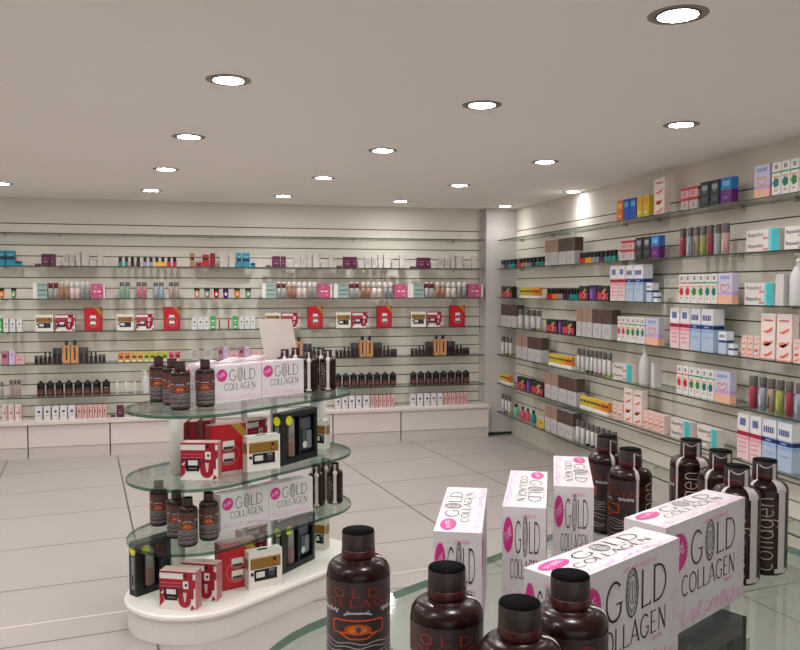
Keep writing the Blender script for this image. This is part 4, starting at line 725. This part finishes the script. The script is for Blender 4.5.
mb = MB(); mb.poly([(-.048, 0, 0), (.149, 0, 0), (.085, 0, .408), (-.125, 0, .414)], M(226, 216, 208)); mb.poly([(-.125, .004, .414), (.085, .004, .408), (.149, .004, 0), (-.048, .004, 0)], M(226, 216, 208)); P = [(-.048, 0), (.149, 0), (.085, .408), (-.125, .414)]
for k in range(4):
    a, b = P[k], P[(k + 1) % 4]; mb.poly([(a[0], 0, a[1]), (a[0], .004, a[1]), (b[0], .004, b[1]), (b[0], 0, b[1])], M(226, 216, 208))
link('card', mb.mesh('card'), card); mb = MB(); mb.box(.0, .08, -.02, .03, 0, .006, M(200, 195, 190)); link('foot', mb.mesh('foot'), card)
# far island, middle tier
z = .751 + e; ML = 'on middle tier of the far island'; GR, GG, TR = giftred(.185, .187, .07), giftgold(.185, .182, .06), tallred(.2, .245, .06)
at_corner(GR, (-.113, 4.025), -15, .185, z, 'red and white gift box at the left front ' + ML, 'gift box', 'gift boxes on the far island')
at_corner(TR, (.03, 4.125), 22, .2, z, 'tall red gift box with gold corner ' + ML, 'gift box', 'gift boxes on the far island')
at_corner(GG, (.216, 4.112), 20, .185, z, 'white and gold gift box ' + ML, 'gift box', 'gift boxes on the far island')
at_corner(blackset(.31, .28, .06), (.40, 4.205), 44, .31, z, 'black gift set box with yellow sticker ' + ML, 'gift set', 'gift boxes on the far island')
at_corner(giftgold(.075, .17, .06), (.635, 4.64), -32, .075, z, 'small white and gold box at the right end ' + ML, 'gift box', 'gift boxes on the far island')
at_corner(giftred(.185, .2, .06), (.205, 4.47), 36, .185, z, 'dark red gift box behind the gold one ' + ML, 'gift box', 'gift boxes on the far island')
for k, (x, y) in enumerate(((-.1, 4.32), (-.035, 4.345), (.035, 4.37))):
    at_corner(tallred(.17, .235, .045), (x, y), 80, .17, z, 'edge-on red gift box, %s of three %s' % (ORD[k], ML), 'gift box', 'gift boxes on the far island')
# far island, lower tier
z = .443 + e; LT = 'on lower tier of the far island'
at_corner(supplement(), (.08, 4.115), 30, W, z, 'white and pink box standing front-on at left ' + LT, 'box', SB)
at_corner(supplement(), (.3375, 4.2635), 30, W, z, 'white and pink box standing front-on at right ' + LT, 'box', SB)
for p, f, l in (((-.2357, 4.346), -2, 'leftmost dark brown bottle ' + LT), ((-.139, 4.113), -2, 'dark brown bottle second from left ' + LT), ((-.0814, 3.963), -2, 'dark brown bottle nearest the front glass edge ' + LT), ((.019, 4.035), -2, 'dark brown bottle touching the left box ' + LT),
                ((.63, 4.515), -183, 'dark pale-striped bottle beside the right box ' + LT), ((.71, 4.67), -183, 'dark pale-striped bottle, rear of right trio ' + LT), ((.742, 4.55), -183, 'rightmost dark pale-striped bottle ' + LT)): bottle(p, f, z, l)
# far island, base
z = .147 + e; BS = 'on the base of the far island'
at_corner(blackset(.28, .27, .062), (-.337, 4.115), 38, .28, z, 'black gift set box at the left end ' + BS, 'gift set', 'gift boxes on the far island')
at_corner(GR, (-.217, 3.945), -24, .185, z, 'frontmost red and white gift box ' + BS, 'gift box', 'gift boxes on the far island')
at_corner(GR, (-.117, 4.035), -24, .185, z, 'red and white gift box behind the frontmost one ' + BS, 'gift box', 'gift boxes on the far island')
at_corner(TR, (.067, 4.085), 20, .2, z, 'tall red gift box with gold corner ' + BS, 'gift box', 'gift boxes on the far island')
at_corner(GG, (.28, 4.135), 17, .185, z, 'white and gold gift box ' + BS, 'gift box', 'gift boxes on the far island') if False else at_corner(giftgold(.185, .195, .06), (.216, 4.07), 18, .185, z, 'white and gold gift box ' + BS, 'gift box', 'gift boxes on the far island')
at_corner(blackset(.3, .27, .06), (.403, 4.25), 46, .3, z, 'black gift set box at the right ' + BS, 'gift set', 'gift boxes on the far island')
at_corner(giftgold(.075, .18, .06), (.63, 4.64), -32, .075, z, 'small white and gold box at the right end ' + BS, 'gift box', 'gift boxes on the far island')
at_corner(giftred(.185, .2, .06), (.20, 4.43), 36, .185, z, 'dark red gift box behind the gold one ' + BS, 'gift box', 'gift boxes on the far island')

# near island, top tier
NT = 'on the near island'
for p, f, l in (((.223, 1.151), -12, 'dark brown bottle at far left, nearest the glass rim, ' + NT), ((.305, .969), -16, 'dark brown bottle with its cap before the left end-on box ' + NT), ((.352, .838), -20, 'frontmost dark brown bottle ' + NT), ((.448, .904), -24, 'dark brown bottle in front of the front supplement box ' + NT),
                ((.962, 1.749), -105, 'dark bottle, rear of the pair beside the right end-on box, ' + NT), ((.935, 1.594), -105, 'dark bottle, nearer of the pair beside the right end-on box, ' + NT),
                ((1.135, 1.659), -168, 'dark striped bottle, left rear of the right-hand four ' + NT), ((1.123, 1.53), -168, 'dark striped bottle, second from left of the right-hand four ' + NT), ((1.058, 1.388), -168, 'dark striped bottle close behind the right supplement box ' + NT), ((1.152, 1.4225), -168, 'rightmost dark striped bottle ' + NT)): bottle(p, f, top, l)
at_centre((.4605, 1.366), 68, .08, top, 'leftmost of the three white and pink boxes turned end-on, near island')
at_centre((.633, 1.474), 245, .08, top, 'middle of the three white and pink boxes turned end-on, near island')
at_centre((.791, 1.592), 245, .08, top, 'rightmost of the three white and pink boxes turned end-on, near island')
at_corner(supplement(), NEARBOX_A, 28, W, top, 'white and pink box front-on behind the four bottles, near island', 'box', SB)
at_corner(supplement(), NEARBOX_B, 28, W, top, 'white and pink box front-on at right, before the striped bottles, near island', 'box', SB)
z = .751 + e
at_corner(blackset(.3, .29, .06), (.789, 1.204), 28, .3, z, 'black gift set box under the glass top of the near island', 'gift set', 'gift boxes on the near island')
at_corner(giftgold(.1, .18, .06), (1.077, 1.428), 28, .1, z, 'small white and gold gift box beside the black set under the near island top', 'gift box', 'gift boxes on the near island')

# ------------------------------------------------------------------ light, camera
w = bpy.data.worlds.new('World'); bpy.context.scene.world = w; w.use_nodes = True
w.node_tree.nodes['Background'].inputs[0].default_value = (.80, .84, .90, 1); w.node_tree.nodes['Background'].inputs[1].default_value = SKY
cam = bpy.data.cameras.new('camera'); co = bpy.data.objects.new('camera', cam); C.objects.link(co)
cam.sensor_width = 36; cam.lens = 790.77 * 36 / 800; cam.clip_start = .05
co.location = (0, 0, 1.7); co.rotation_euler = (math.radians(90 - 2.649), 0, math.radians(-14.03))
sc = bpy.context.scene; sc.camera = co
vs = sc.view_settings; vs.view_transform = 'Standard'; vs.look = 'None'; vs.exposure = EXPO; vs.gamma = 1; vs.use_curve_mapping = False
sc.cycles.max_bounces = 10; sc.cycles.diffuse_bounces = 5; sc.cycles.transparent_max_bounces = 16
